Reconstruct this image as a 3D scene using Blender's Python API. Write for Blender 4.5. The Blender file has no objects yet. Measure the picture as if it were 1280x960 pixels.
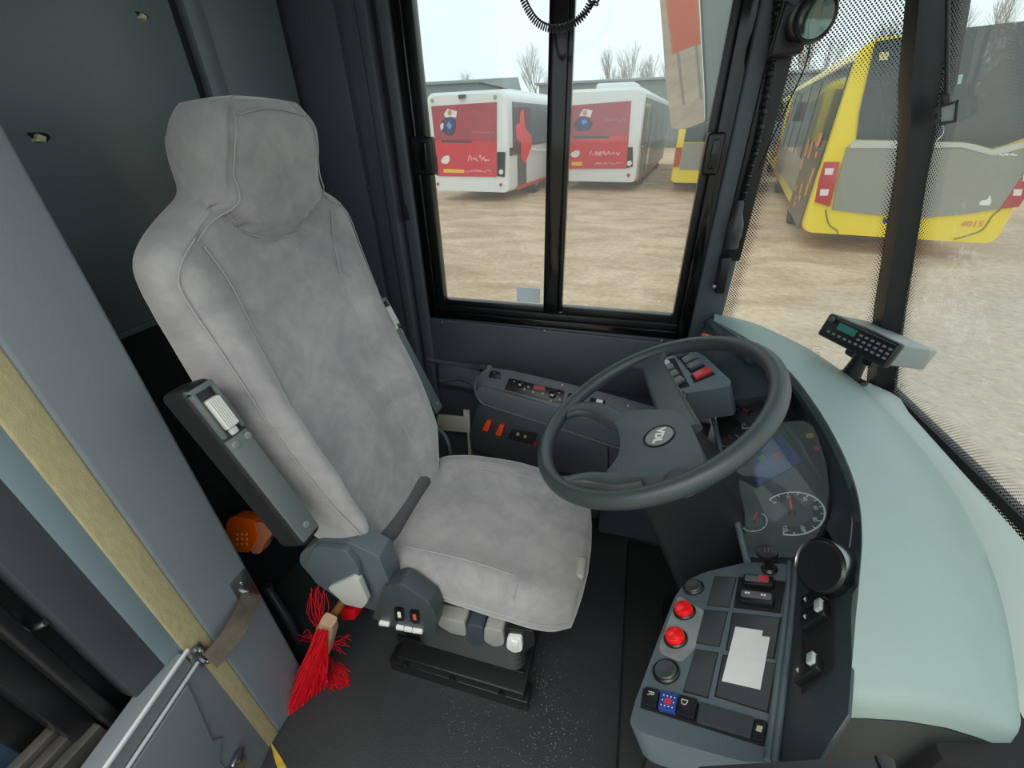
import bpy, bmesh, math, random
from mathutils import Vector, Matrix
random.seed(7)
SC = bpy.context.scene
COL = SC.collection
V = Vector
# ------------------------------------------------------------------ camera
F = 530.0; TH = math.radians(31.4); PS = math.radians(16); RO = math.radians(1.32)
CAM = V((0, 0, 1.35))
_h = V((-math.sin(PS), math.cos(PS), 0)); _f = (math.cos(TH)*_h - math.sin(TH)*V((0, 0, 1))).normalized()
_r = V((math.cos(PS), math.sin(PS), 0)); _u = _r.cross(_f)
_r, _u = math.cos(RO)*_r - math.sin(RO)*_u, math.cos(RO)*_u + math.sin(RO)*_r
cd = bpy.data.cameras.new('camera'); cam = bpy.data.objects.new('camera', cd); COL.objects.link(cam)
cd.sensor_width = 36; cd.lens = F/1280*36; cd.clip_start = .02; cd.clip_end = 500
cam.matrix_world = Matrix(((_r.x, _u.x, -_f.x, CAM.x), (_r.y, _u.y, -_f.y, CAM.y), (_r.z, _u.z, -_f.z, CAM.z), (0, 0, 0, 1)))
SC.camera = cam

def ray(px, py): return F*_f + (px-640)*_r - (py-480)*_u
def at(px, py, x=None, y=None, z=None):
    """measured photo point -> world point on the plane x=, y= or z="""
    d = ray(px, py)
    t = (x-CAM.x)/d.x if x is not None else (y-CAM.y)/d.y if y is not None else (z-CAM.z)/d.z
    return CAM + t*d
class Pl:
    """a flat surface of the place; q() measures a photo point on it, h metres above it"""
    def __init__(s, p, n):
        s.p = V(p); s.n = V(n).normalized()
        s.e = V((0, 1, 0)).cross(s.n)
        if s.e.length < .1: s.e = V((1, 0, 0))
        s.e.normalize(); s.g = s.n.cross(s.e)
    def q(s, px, py, h=0):
        d = ray(px, py); return CAM + ((s.p-CAM).dot(s.n)/d.dot(s.n))*d + s.n*h
class Fr:
    def __init__(s, o, ex, ez=(0, 0, 1)):
        s.o = V(o); s.x = V(ex).normalized(); z = V(ez); s.y = z.cross(s.x).normalized(); s.z = s.x.cross(s.y)
    def p(s, a, b, c): return s.o + s.x*a + s.y*b + s.z*c
W0 = Fr((0, 0, 0), (1, 0, 0))

# ------------------------------------------------------------------ materials
def lin(h):
    h = h.lstrip('#'); c = [int(h[i:i+2], 16)/255 for i in (0, 2, 4)]
    return tuple((v/12.92 if v <= .04045 else ((v+.055)/1.055)**2.4) for v in c) + (1,)
MATS = {}
def mat(name, col, rough=.5, metal=0, var=0, vs=8, bump=0, bs=60, spec=.5, sheen=0, emit=0, detail=4, stretch=None, coat=0):
    if name in MATS: return MATS[name]
    m = bpy.data.materials.new(name); m.use_nodes = True; N = m.node_tree.nodes; L = m.node_tree.links
    b = N['Principled BSDF']; c = lin(col)
    b.inputs['Base Color'].default_value = c; b.inputs['Roughness'].default_value = rough
    b.inputs['Metallic'].default_value = metal; b.inputs['Specular IOR Level'].default_value = spec
    b.inputs['Sheen Weight'].default_value = sheen; b.inputs['Sheen Roughness'].default_value = .5
    b.inputs['Coat Weight'].default_value = coat
    if emit: b.inputs['Emission Color'].default_value = c; b.inputs['Emission Strength'].default_value = emit
    if var or bump:
        tc = N.new('ShaderNodeTexCoord'); src = tc.outputs['Object']
        if stretch:
            mp = N.new('ShaderNodeMapping'); mp.inputs['Scale'].default_value = stretch; L.new(src, mp.inputs[0]); src = mp.outputs[0]
    if var:
        n = N.new('ShaderNodeTexNoise'); n.inputs['Scale'].default_value = vs; n.inputs['Detail'].default_value = detail; n.inputs['Roughness'].default_value = .6
        L.new(src, n.inputs['Vector'])
        mr = N.new('ShaderNodeMapRange'); mr.inputs[1].default_value = .3; mr.inputs[2].default_value = .7
        mr.inputs[3].default_value = 1-var; mr.inputs[4].default_value = 1+var
        L.new(n.outputs[0], mr.inputs[0])
        mx = N.new('ShaderNodeVectorMath'); mx.operation = 'SCALE'; mx.inputs[0].default_value = c[:3]
        L.new(mr.outputs[0], mx.inputs['Scale']); L.new(mx.outputs[0], b.inputs['Base Color'])
    if bump:
        n2 = N.new('ShaderNodeTexNoise'); n2.inputs['Scale'].default_value = bs; n2.inputs['Detail'].default_value = 3
        L.new(src, n2.inputs['Vector'])
        bp = N.new('ShaderNodeBump'); bp.inputs['Strength'].default_value = bump; bp.inputs['Distance'].default_value = .002
        L.new(n2.outputs[0], bp.inputs['Height']); L.new(bp.outputs[0], b.inputs['Normal'])
    MATS[name] = m; return m
def glass(name, tint, haze=.04, hazecol='#ffffff', refl=.06, dots=None):
    """thin pane: mostly clear, a little mirror, a little dust; dots = list of (axis point, direction, width) bands printed with black dots"""
    m = bpy.data.materials.new(name); m.use_nodes = True; N = m.node_tree.nodes; L = m.node_tree.links; N.clear()
    out = N.new('ShaderNodeOutputMaterial'); tr = N.new('ShaderNodeBsdfTransparent'); tr.inputs[0].default_value = lin(tint)
    gl = N.new('ShaderNodeBsdfGlossy'); gl.inputs['Roughness'].default_value = .02
    df = N.new('ShaderNodeBsdfTranslucent'); df.inputs[0].default_value = lin(hazecol)
    m1 = N.new('ShaderNodeMixShader'); m1.inputs[0].default_value = haze
    if dots:
        tc0 = N.new('ShaderNodeTexCoord'); nz = N.new('ShaderNodeTexNoise'); nz.inputs['Scale'].default_value = 55; nz.inputs['Detail'].default_value = 6; nz.inputs['Roughness'].default_value = .8; L.new(tc0.outputs['Object'], nz.inputs[0])
        nb = N.new('ShaderNodeTexNoise'); nb.inputs['Scale'].default_value = 3; L.new(tc0.outputs['Object'], nb.inputs[0])
        ad0 = N.new('ShaderNodeMath'); ad0.operation = 'MULTIPLY'; L.new(nz.outputs[0], ad0.inputs[0]); L.new(nb.outputs[0], ad0.inputs[1])
        mr0 = N.new('ShaderNodeMapRange'); mr0.inputs[1].default_value = .33; mr0.inputs[2].default_value = .42; mr0.inputs[3].default_value = haze; mr0.inputs[4].default_value = haze+.22; L.new(ad0.outputs[0], mr0.inputs[0]); L.new(mr0.outputs[0], m1.inputs[0])
    L.new(tr.outputs[0], m1.inputs[1]); L.new(df.outputs[0], m1.inputs[2])
    m2 = N.new('ShaderNodeMixShader'); lw = N.new('ShaderNodeLayerWeight'); lw.inputs['Blend'].default_value = .5
    pw = N.new('ShaderNodeMath'); pw.operation = 'POWER'; pw.inputs[1].default_value = 4; L.new(lw.outputs['Facing'], pw.inputs[0])
    sc = N.new('ShaderNodeMath'); sc.operation = 'MULTIPLY_ADD'; sc.inputs[1].default_value = .55; sc.inputs[2].default_value = refl; L.new(pw.outputs[0], sc.inputs[0])
    L.new(sc.outputs[0], m2.inputs[0]); L.new(m1.outputs[0], m2.inputs[1]); L.new(gl.outputs[0], m2.inputs[2]); last = m2.outputs[0]
    # dust: fine speckle
    tc = N.new('ShaderNodeTexCoord')
    if dots:
        # UV in metres: u from one edge, v along; band weight stored in a second uv
        uv = N.new('ShaderNodeUVMap'); uv.uv_map = 'metres'; wu = N.new('ShaderNodeUVMap'); wu.uv_map = 'edge'
        rot = N.new('ShaderNodeVectorRotate'); rot.rotation_type = 'Z_AXIS'; rot.inputs['Angle'].default_value = math.radians(45); L.new(uv.outputs[0], rot.inputs[0])
        sca = N.new('ShaderNodeVectorMath'); sca.operation = 'SCALE'; sca.inputs['Scale'].default_value = 1/dots; L.new(rot.outputs[0], sca.inputs[0])
        fr = N.new('ShaderNodeVectorMath'); fr.operation = 'FRACTION'; L.new(sca.outputs[0], fr.inputs[0])
        sb = N.new('ShaderNodeVectorMath'); sb.operation = 'SUBTRACT'; sb.inputs[1].default_value = (.5, .5, 0); L.new(fr.outputs[0], sb.inputs[0])
        sx = N.new('ShaderNodeSeparateXYZ'); L.new(sb.outputs[0], sx.inputs[0])
        cx = N.new('ShaderNodeCombineXYZ'); L.new(sx.outputs[0], cx.inputs[0]); L.new(sx.outputs[1], cx.inputs[1])
        ln = N.new('ShaderNodeVectorMath'); ln.operation = 'LENGTH'; L.new(cx.outputs[0], ln.inputs[0])
        sw = N.new('ShaderNodeSeparateXYZ'); L.new(wu.outputs[0], sw.inputs[0])
        lt = N.new('ShaderNodeMath'); lt.operation = 'LESS_THAN'; L.new(ln.outputs['Value'], lt.inputs[0]); L.new(sw.outputs[0], lt.inputs[1])
        bk = N.new('ShaderNodeBsdfDiffuse'); bk.inputs[0].default_value = lin('#15161a')
        m3 = N.new('ShaderNodeMixShader'); L.new(lt.outputs[0], m3.inputs[0]); L.new(last, m3.inputs[1]); L.new(bk.outputs[0], m3.inputs[2]); last = m3.outputs[0]
    L.new(last, out.inputs[0]); MATS[name] = m; return m

M_wall = mat('dark_panel', '#575d64', .38, var=.06, vs=3, bump=.15, bs=400)
M_wall2 = mat('rear_panel', '#6f7c7f', .30, var=.05, vs=3, bump=.15, bs=400)
M_post = mat('post_paint', '#727b82', .42, var=.04, vs=5, bump=.12, bs=500)
M_band = mat('blue_grey_paint', '#75868f', .4, var=.03)
M_charc = mat('charcoal_paint', '#40434a', .5, var=.06, vs=6)
M_black = mat('black_plastic', '#17181b', .35, bump=.1, bs=500)
M_blackm = mat('black_matte', '#101114', .8)
M_gloss = mat('gloss_black', '#0e0f11', .12)
M_rubber = mat('black_rubber', '#1d2022', .55, bump=.1, bs=300)
M_wheel = mat('wheel_polyurethane', '#3d4446', .36, bump=.25, bs=700, var=.06, vs=20)
M_hub = mat('hub_plastic', '#4c5457', .42, bump=.3, bs=900)
M_cons = mat('console_plastic', '#56636a', .38, bump=.2, bs=900, var=.03)
M_dash = mat('teal_vinyl', '#8b9d9a', .45, bump=.2, bs=700, var=.04, vs=5)
M_brow = mat('dark_teal_plastic', '#2e393c', .45, bump=.2, bs=700)
M_plate = mat('blank_plate', '#3a4043', .4, bump=.15, bs=900)
M_ac = mat('side_console', '#53595f', .42, bump=.2, bs=800, var=.05)
M_seat = None
M_chrome = mat('chrome', '#d8dadc', .12, 1)
M_steel = mat('zinc_steel', '#9aa0a4', .35, 1, var=.1, vs=20)
M_red = mat('red_button', '#f01818', .25, coat=.5)
M_redrock = mat('red_rocker', '#c23038', .35)
M_orange = mat('orange_rocker', '#e8481c', .4)
M_white = mat('white_print', '#e8e8e6', .6)
M_cream = mat('cream_plastic', '#b9b6a8', .5)
M_lever = mat('light_grey_plastic', '#9d9d97', .45)
M_trim = mat('seat_trim_plastic', '#525d63', .42, bump=.2, bs=700)
M_arm = mat('armrest_face', '#5d6566', .45, bump=.25, bs=900)
M_strip = mat('ochre_webbing', '#a69c78', .9, var=.12, vs=40, bump=.5, bs=250, stretch=(4, 4, 1))
M_strap = mat('worn_leather', '#484238', .7, var=.35, vs=30, bump=.3, bs=120)
M_wood = mat('pale_wood', '#c2a183', .7, var=.12, vs=14, stretch=(1, 1, 6))
M_bris = mat('red_bristle', '#e01222', .45)
M_amber = mat('amber_lens', '#ff6a0a', .18, coat=.6)
M_seam = mat('seam_thread', '#a8a6a8', .9)
M_yel = mat('bus_yellow', '#f5d800', .35, coat=.3)
M_busw = mat('bus_white', '#e9ebeb', .35, coat=.3, var=.02)
M_busr = mat('bus_red', '#d81c34', .4, coat=.3, var=.08, vs=1.5)
M_busg = mat('bus_grey', '#8f8d82', .4, coat=.2, var=.03, vs=1)
M_busgl = mat('bus_glass', '#2a3438', .12, coat=.4, var=.15, vs=.8)
M_tyre = mat('tyre', '#1b1b1c', .8)
M_tail = mat('tail_lamp', '#b81520', .25, coat=.5)
M_blue = mat('blue_print', '#24438f', .5)
M_skin = mat('skin_print', '#c9987c', .6)
M_yprint = mat('yellow_print', '#f0c63a', .6)
M_lum = mat('cluster_print', '#d6dcdc', .5)
M_needle = mat('red_needle', '#ff4030', .5)
M_orprint = mat('orange_print', '#d98a3a', .6)

def seat_mat():
    m = mat('grey_velour', '#8f8c8f', .95, sheen=.6, spec=.15); N = m.node_tree.nodes; L = m.node_tree.links; b = N['Principled BSDF']
    tc = N.new('ShaderNodeTexCoord')
    n1 = N.new('ShaderNodeTexNoise'); n1.inputs['Scale'].default_value = 4.5; n1.inputs['Detail'].default_value = 8; n1.inputs['Roughness'].default_value = .65; n1.inputs['Distortion'].default_value = 1.2
    n2 = N.new('ShaderNodeTexNoise'); n2.inputs['Scale'].default_value = 26; n2.inputs['Detail'].default_value = 6; n2.inputs['Distortion'].default_value = .8
    L.new(tc.outputs['Object'], n1.inputs[0]); L.new(tc.outputs['Object'], n2.inputs[0])
    ad = N.new('ShaderNodeMix'); ad.data_type = 'FLOAT'; ad.inputs[0].default_value = .3; L.new(n1.outputs[0], ad.inputs[2]); L.new(n2.outputs[0], ad.inputs[3])
    cr = N.new('ShaderNodeValToRGB'); cr.color_ramp.elements[0].position = .36; cr.color_ramp.elements[0].color = lin('#8a878c')
    cr.color_ramp.elements[1].position = .64; cr.color_ramp.elements[1].color = lin('#a9a6a7')
    L.new(ad.outputs[0], cr.inputs[0]); L.new(cr.outputs[0], b.inputs['Base Color'])
    n3 = N.new('ShaderNodeTexNoise'); n3.inputs['Scale'].default_value = 500; L.new(tc.outputs['Object'], n3.inputs[0])
    bp = N.new('ShaderNodeBump'); bp.inputs['Strength'].default_value = .35; bp.inputs['Distance'].default_value = .001; L.new(n3.outputs[0], bp.inputs['Height'])
    bp2 = N.new('ShaderNodeBump'); bp2.inputs['Strength'].default_value = .35; bp2.inputs['Distance'].default_value = .01; L.new(n1.outputs[0], bp2.inputs['Height']); L.new(bp.outputs[0], bp2.inputs['Normal'])
    L.new(bp2.outputs[0], b.inputs['Normal']); return m
M_seat = seat_mat()

# ------------------------------------------------------------------ mesh building
class MB:
    def __init__(s): s.v = []; s.f = []; s.mi = []; s.cur = 0
    def m(s, i): s.cur = i; return s
    def add(s, vs, fs):
        o = len(s.v); s.v += [V(p) for p in vs]; s.f += [tuple(i+o for i in f) for f in fs]; s.mi += [s.cur]*len(fs); return s
    def addbm(s, bm):
        bm.verts.ensure_lookup_table(); bm.verts.index_update()
        s.add([v.co.copy() for v in bm.verts], [[v.index for v in f.verts] for f in bm.faces]); bm.free(); return s
    def poly(s, bot, top, bevel=0, seg=2):
        """prism between two equal rings of world points"""
        bm = bmesh.new(); n = len(bot)
        a = [bm.verts.new(p) for p in bot]; b = [bm.verts.new(p) for p in top]
        bm.faces.new(a[::-1]); bm.faces.new(b)
        for i in range(n): bm.faces.new((a[i], a[(i+1) % n], b[(i+1) % n], b[i]))
        bmesh.ops.recalc_face_normals(bm, faces=bm.faces[:])
        if bevel: bmesh.ops.bevel(bm, geom=bm.edges[:], offset=bevel, segments=seg, affect='EDGES', profile=.5, clamp_overlap=True)
        return s.addbm(bm)
    def box(s, fr, a, b, c, bevel=0, seg=2):
        A = [(a[0], b[0]), (a[1], b[0]), (a[1], b[1]), (a[0], b[1])]
        return s.poly([fr.p(x, y, c[0]) for x, y in A], [fr.p(x, y, c[1]) for x, y in A], bevel, seg)
    def slab(s, pl, pts, h0, h1, bevel=0, seg=2):
        w = [pl.q(*p) for p in pts]
        return s.poly([p+pl.n*h0 for p in w], [p+pl.n*h1 for p in w], bevel, seg)
    def cyl(s, p0, p1, r0, r1=None, n=24, cap=True):
        r1 = r0 if r1 is None else r1; p0 = V(p0); p1 = V(p1); d = (p1-p0).normalized()
        e = d.orthogonal().normalized(); g = d.cross(e)
        vs = []; 
        for p, r in ((p0, r0), (p1, r1)):
            vs += [p+(e*math.cos(2*math.pi*i/n)+g*math.sin(2*math.pi*i/n))*r for i in range(n)]
        fs = [(i, (i+1) % n, n+(i+1) % n, n+i) for i in range(n)]
        if cap: fs += [tuple(range(n))[::-1], tuple(range(n, 2*n))]
        return s.add(vs, fs)
    def lathe(s, o, ax, prof, n=32, cap=True):
        """prof: list of (radius, height along ax)"""
        o = V(o); d = V(ax).normalized(); e = d.orthogonal().normalized(); g = d.cross(e); vs = []; fs = []
        for r, h in prof: vs += [o+d*h+(e*math.cos(2*math.pi*i/n)+g*math.sin(2*math.pi*i/n))*max(r, 1e-5) for i in range(n)]
        for k in range(len(prof)-1): fs += [(k*n+i, k*n+(i+1) % n, (k+1)*n+(i+1) % n, (k+1)*n+i) for i in range(n)]
        if cap: fs += [tuple(range(n))[::-1], tuple(range((len(prof)-1)*n, len(prof)*n))]
        return s.add(vs, fs)
    def rings(s, R, closed=False, cap=True):
        n = len(R[0]); vs = [p for r in R for p in r]; fs = []; m = len(R)
        for k in range(m if closed else m-1):
            k2 = (k+1) % m; fs += [(k*n+i, k*n+(i+1) % n, k2*n+(i+1) % n, k2*n+i) for i in range(n)]
        if cap and not closed: fs += [tuple(range(n))[::-1], tuple(range((m-1)*n, m*n))]
        return s.add(vs, fs)
    def tube(s, pts, r, n=8, closed=False, smooth=0, flat=1, up=None):
        pts = [V(p) for p in pts]
        if smooth: pts = spline(pts, smooth, closed)
        m = len(pts); R = []; rr = r if isinstance(r, (list, tuple)) else [r]*m
        if len(rr) != m: rr = [rr[0]+(rr[-1]-rr[0])*i/(m-1) for i in range(m)]
        pe = None
        for i, p in enumerate(pts):
            t = (pts[(i+1) % m]-pts[i-1]) if closed or 0 < i < m-1 else (pts[1]-pts[0] if i == 0 else pts[-1]-pts[-2])
            t.normalize()
            if up is not None: e = V(up)-t*V(up).dot(t)
            elif pe is None: e = t.orthogonal()
            else: e = pe-t*pe.dot(t)
            if e.length < 1e-6: e = t.orthogonal()
            e.normalize(); pe = e; g = t.cross(e)
            R.append([p+e*math.cos(2*math.pi*j/n)*rr[i]*flat+g*math.sin(2*math.pi*j/n)*rr[i] for j in range(n)])
        return s.rings(R, closed)
    def sheet(s, G, thick=0):
        """grid of points; with thickness along -normal"""
        m = len(G); n = len(G[0])
        vs = [V(p) for r in G for p in r]; fs = [(i*n+j, (i+1)*n+j, (i+1)*n+j+1, i*n+j+1) for i in range(m-1) for j in range(n-1)]
        if thick:
            bm = bmesh.new(); bv = [bm.verts.new(p) for p in vs]
            for f in fs: bm.faces.new([bv[i] for i in f])
            bmesh.ops.recalc_face_normals(bm, faces=bm.faces[:]); bmesh.ops.solidify(bm, geom=bm.faces[:], thickness=thick)
            return s.addbm(bm)
        return s.add(vs, fs)
    def text(s, txt, o, ex, ey, size, th=.0005, align='CENTER', bold=0):
        o = V(o); ex = V(ex).normalized(); nz = ex.cross(V(ey)).normalized(); ey = nz.cross(ex)
        c = bpy.data.curves.new('t', 'FONT'); c.body = txt; c.size = size; c.align_x = align; c.align_y = 'CENTER'; c.extrude = th/2; c.resolution_u = 2; c.offset = bold
        t = bpy.data.objects.new('t', c); me = bpy.data.meshes.new_from_object(t)
        s.add([o+ex*v.co.x+ey*v.co.y+nz*(v.co.z+th/2) for v in me.vertices], [tuple(p.vertices) for p in me.polygons])
        bpy.data.objects.remove(t); bpy.data.curves.remove(c); bpy.data.meshes.remove(me); return s
    def build(s, name, mats, parent=None, sharp=35, origin=None, smooth=True):
        mats = mats if isinstance(mats, (list, tuple)) else [mats]
        if parent is not None:
            L = rootloc(parent)
        elif origin is not None: L = V(origin)
        else:
            xs = [p.x for p in s.v]; ys = [p.y for p in s.v]; zs = [p.z for p in s.v]
            L = V(((min(xs)+max(xs))/2, (min(ys)+max(ys))/2, min(zs)))
        me = bpy.data.meshes.new(name); me.from_pydata([p-L for p in s.v], [], s.f)
        for m in mats: me.materials.append(m)
        me.polygons.foreach_set('material_index', s.mi)
        bm = bmesh.new(); bm.from_mesh(me); bmesh.ops.recalc_face_normals(bm, faces=bm.faces[:]); bm.to_mesh(me); bm.free()
        if smooth: me.shade_smooth(); me.set_sharp_from_angle(angle=math.radians(sharp))
        o = bpy.data.objects.new(name, me); COL.objects.link(o)
        if parent is not None: o.parent = parent
        else: o.location = L
        return o
def rootloc(o):
    while o.parent is not None: o = o.parent
    return o.location.copy()
def spline(P, k, closed=False):
    out = []; n = len(P); rng = range(n if closed else n-1)
    for i in rng:
        p0 = P[i-1] if closed or i > 0 else P[0]; p1 = P[i]; p2 = P[(i+1) % n]; p3 = P[(i+2) % n] if closed or i+2 < n else P[-1]
        for j in range(k):
            t = j/k; out.append(.5*((2*p1)+(p2-p0)*t+(2*p0-5*p1+4*p2-p3)*t*t+(3*p1-p0-3*p2+p3)*t**3))
    if not closed: out.append(P[-1])
    return out
def interp(T, x):
    """smooth 1-D table"""
    if x <= T[0][0]: return T[0][1]
    for (a, b), (c, d) in zip(T, T[1:]):
        if x <= c:
            t = (x-a)/(c-a); return b+(d-b)*t
    return T[-1][1]
def tag(o, label=None, cat=None, group=None, kind=None):
    if label: o['label'] = label
    if cat: o['category'] = cat
    if group: o['group'] = group
    if kind: o['kind'] = kind
    return o
def thing(name, loc, label, cat, group=None):
    o = bpy.data.objects.new(name, None); o.empty_display_size = .05; COL.objects.link(o); o.location = V(loc)
    return tag(o, label, cat, group)
def struct(mb, name, m, label, cat, parent=None, **k):
    o = mb.build(name, m, parent, **k)
    if parent is None: tag(o, label, cat, kind='structure')
    return o
def mirror(pts): return [V(p) for p in pts]
def rrect(pts, r, k=4):
    """round the corners of a 2-D polygon"""
    out = []; n = len(pts)
    for i in range(n):
        p = V((*pts[i], 0)); a = V((*pts[i-1], 0)); b = V((*pts[(i+1) % n], 0))
        ra = min(r, (a-p).length*.45); rb = min(r, (b-p).length*.45)
        s = p+(a-p).normalized()*ra; e = p+(b-p).normalized()*rb
        for j in range(k+1):
            t = j/k; q = s*(1-t)**2+p*2*t*(1-t)+e*t*t; out.append((q.x, q.y))
    return out

# ================================================================== SHELL
WY = 1.3
# floor
fm = mat('floor_vinyl', '#34373a', .40, var=.12, vs=5, bump=.5, bs=350)
def floor_specks():
    N = fm.node_tree.nodes; L = fm.node_tree.links; b = N['Principled BSDF']
    src = b.inputs['Base Color'].links[0].from_socket
    tc = N.new('ShaderNodeTexCoord'); vo = N.new('ShaderNodeTexVoronoi'); vo.inputs['Scale'].default_value = 190; L.new(tc.outputs['Object'], vo.inputs[0])
    nz = N.new('ShaderNodeTexNoise'); nz.inputs['Scale'].default_value = 6; L.new(tc.outputs['Object'], nz.inputs[0])
    # sand scattered around the pedals
    d = N.new('ShaderNodeVectorMath'); d.operation = 'DISTANCE'; d.inputs[1].default_value = (.22, .30, 0); L.new(tc.outputs['Object'], d.inputs[0])
    mr = N.new('ShaderNodeMapRange'); mr.inputs[1].default_value = .05; mr.inputs[2].default_value = .32; mr.inputs[3].default_value = .62; mr.inputs[4].default_value = .1; L.new(d.outputs['Value'], mr.inputs[0])
    mu = N.new('ShaderNodeMath'); mu.operation = 'MULTIPLY'; L.new(mr.outputs[0], mu.inputs[0]); L.new(nz.outputs[0], mu.inputs[1])
    lt = N.new('ShaderNodeMath'); lt.operation = 'LESS_THAN'; L.new(vo.outputs['Distance'], lt.inputs[0]); L.new(mu.outputs[0], lt.inputs[1])
    wn = N.new('ShaderNodeTexWhiteNoise'); L.new(vo.outputs['Position'], wn.inputs[0]); gt = N.new('ShaderNodeMath'); gt.operation = 'GREATER_THAN'; gt.inputs[1].default_value = .72; L.new(wn.outputs[0], gt.inputs[0])
    m2 = N.new('ShaderNodeMath'); m2.operation = 'MULTIPLY'; L.new(lt.outputs[0], m2.inputs[0]); L.new(gt.outputs[0], m2.inputs[1])
    mx = N.new('ShaderNodeMix'); mx.data_type = 'RGBA'; L.new(m2.outputs[0], mx.inputs[0]); L.new(src, mx.inputs[6]); mx.inputs[7].default_value = lin('#7d8083')
    L.new(mx.outputs[2], b.inputs['Base Color'])
floor_specks()
b = MB(); b.box(W0, (-1.12, .75), (-.25, 1.34), (-.05, 0)); o = struct(b, 'floor', fm, 'dark speckled vinyl floor of the driver cab', 'floor', origin=(-.35, .2, 0))
b = MB(); b.box(W0, (-1.12, .42), (.05, 1.34), (1.95, 2.0)); struct(b, 'ceiling', M_wall, 'grey ceiling over the cab', 'ceiling')
# rear partition
b = MB(); b.box(W0, (-1.03, -1.0), (.27, .945), (1.0, 1.95), .003)
b.box(W0, (-1.075, -1.058), (.27, 1.36), (0, 1.95))
b.box(W0, (-1.012, -.985), (.968, 1.02), (1.0, 1.95), .008)
b.box(W0, (-1.03, -1.0), (1.03, 1.285), (1.0, 1.95), .003)
b.box(W0, (-1.10, -1.0), (.27, 1.3), (.985, 1.0), .004)
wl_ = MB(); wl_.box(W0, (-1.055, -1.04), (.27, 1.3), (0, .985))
wr = struct(b, 'wall_rear', [M_wall2, M_blackm], 'dark grey rear partition of the cab with two chipped holes', 'wall')
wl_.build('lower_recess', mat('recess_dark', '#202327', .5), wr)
for (px, py, s) in ((48, 172, .014), (177, 20, .011)):
    c = at(px, py, x=-1.0); R = []
    hole = MB()
    ring = [c+V((.0012, math.cos(a)*s*(1+.35*math.sin(a*3+1)), math.sin(a)*s*.75*(1+.3*math.cos(a*2)))) for a in [2*math.pi*i/14 for i in range(14)]]
    hole.poly([p-V((.002, 0, 0)) for p in ring], ring)
    h = hole.build('chip_hole', M_blackm, wr)
    fo = MB(); ring = [c+V((.004, math.cos(a)*s*.8*(1+.3*math.sin(a*4)), -.002+math.sin(a)*s*.5*(1+.3*math.cos(a*3+2)))) for a in [2*math.pi*i/12 for i in range(12)]]
    fo.poly([p-V((.004, 0, 0)) for p in ring], [p+(c-p)*.3+V((.003, 0, 0)) for p in ring])
    f = fo.build('torn_foam', mat('foam', '#d8d2b4', .9, bump=.6, bs=200), h); f['label'] = 'pale torn foam chip'
# window side wall
b = MB()
b.box(W0, (-1.0, -.84), (WY, WY+.05), (0, 1.95), .003)
b.box(W0, (-.822, -.775), (WY-.004, WY+.05), (0, 1.95), .004)
b.box(W0, (-1.06, -.66), (WY+.012, WY+.05), (0, 1.95))
b.poly([V((-.78, WY+.01, 0)), V((-.765, WY-.02, 0)), V((-.735, WY-.022, 0)), V((-.725, WY+.01, 0))], [V((-.78, WY+.01, 1.95)), V((-.765, WY-.02, 1.95)), V((-.735, WY-.022, 1.95)), V((-.725, WY+.01, 1.95))], .004)
b.box(W0, (-.712, -.672), (WY-.016, WY+.05), (.0, 1.95), .006)
b.box(W0, (-.672, .20), (WY, WY+.05), (.0, .775), .004)
b.box(W0, (-.66, .20), (WY, WY+.05), (1.80, 1.95), .004)
ws = struct(b, 'wall_right', M_wall, 'dark grey panelled side wall under and beside the driver window', 'wall')
# slim black rod clipped on the pilaster (blind guide)
b = MB(); b.tube([at(466, 0, y=WY-.02)+V((0, 0, .2)), at(466, 0, y=WY-.02), at(486, 130, y=WY-.02), at(505, 262, y=WY-.02)], .004, 8)
b.tube([at(505, 258, y=WY-.025), at(509, 275, y=WY-.025)], .009, 8)
b.build('blind_guide', M_blackm, ws)
# panel under the window with screws and moulded step
PB = Pl((0, WY-.006, .7), (0, -1, 0))
b = MB(); b.slab(PB, rrect([(528, 396), (858, 430), (870, 560), (760, 545), (690, 505), (600, 470), (560, 456), (536, 455)], 4), -.004, .006, .003)
tr = b.build('under_window_panel', mat('panel_leatherette', '#50555a', .45, bump=.35, bs=900, var=.05), ws)
for p in ((553, 402), (681, 413), (827, 425)):
    b = MB(); b.lathe(PB.q(*p, .006), PB.n, [(.006, 0), (.0055, .002), (.003, .003), (.0028, .0015), (.0001, .0015)], 16); b.build('panel_screw', M_steel, tr)
for (px, py) in ((416, 238), (461, 236)):
    s = MB(); c = at(px, py, y=WY-.003); s.lathe(c, (0, -1, 0), [(.006, 0), (.005, .003), (.001, .004)], 14); s.build('wall_screw', M_steel, ws)

# ---- driver window (window_1): frame, panes, centre mullion, latches
win = thing('window_1', (-.24, WY, .80), 'black framed sliding driver side window', 'window'); tag(win, kind='structure')
def framebar(mb, x0, x1, z0, z1, y0=WY-.012, y1=WY+.05, bev=.003): mb.box(W0, (x0, x1), (y0, y1), (z0, z1), bev)
b = MB()
framebar(b, -.668, -.64, .77, 1.80); framebar(b, .165, .197, .77, 1.80); framebar(b, -.64, .165, .77, .795); framebar(b, -.64, .165, 1.76, 1.8)
b.build('window_frame', M_gloss, win)
b = MB()
b.box(W0, (-.64, -.615), (WY+.006, WY+.04), (.795, 1.76), .002); b.box(W0, (.145, .165), (WY+.006, WY+.04), (.795, 1.76), .002)
b.box(W0, (-.64, .165), (WY+.0, WY+.04), (.795, .815), .002); b.box(W0, (-.2, .145), (WY+.012, WY+.04), (.815, .838), .002)
b.box(W0, (-.615, -.25), (WY+.012, WY+.04), (.815, .832), .002)
b.build('sash_channel', M_black, win)
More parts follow.
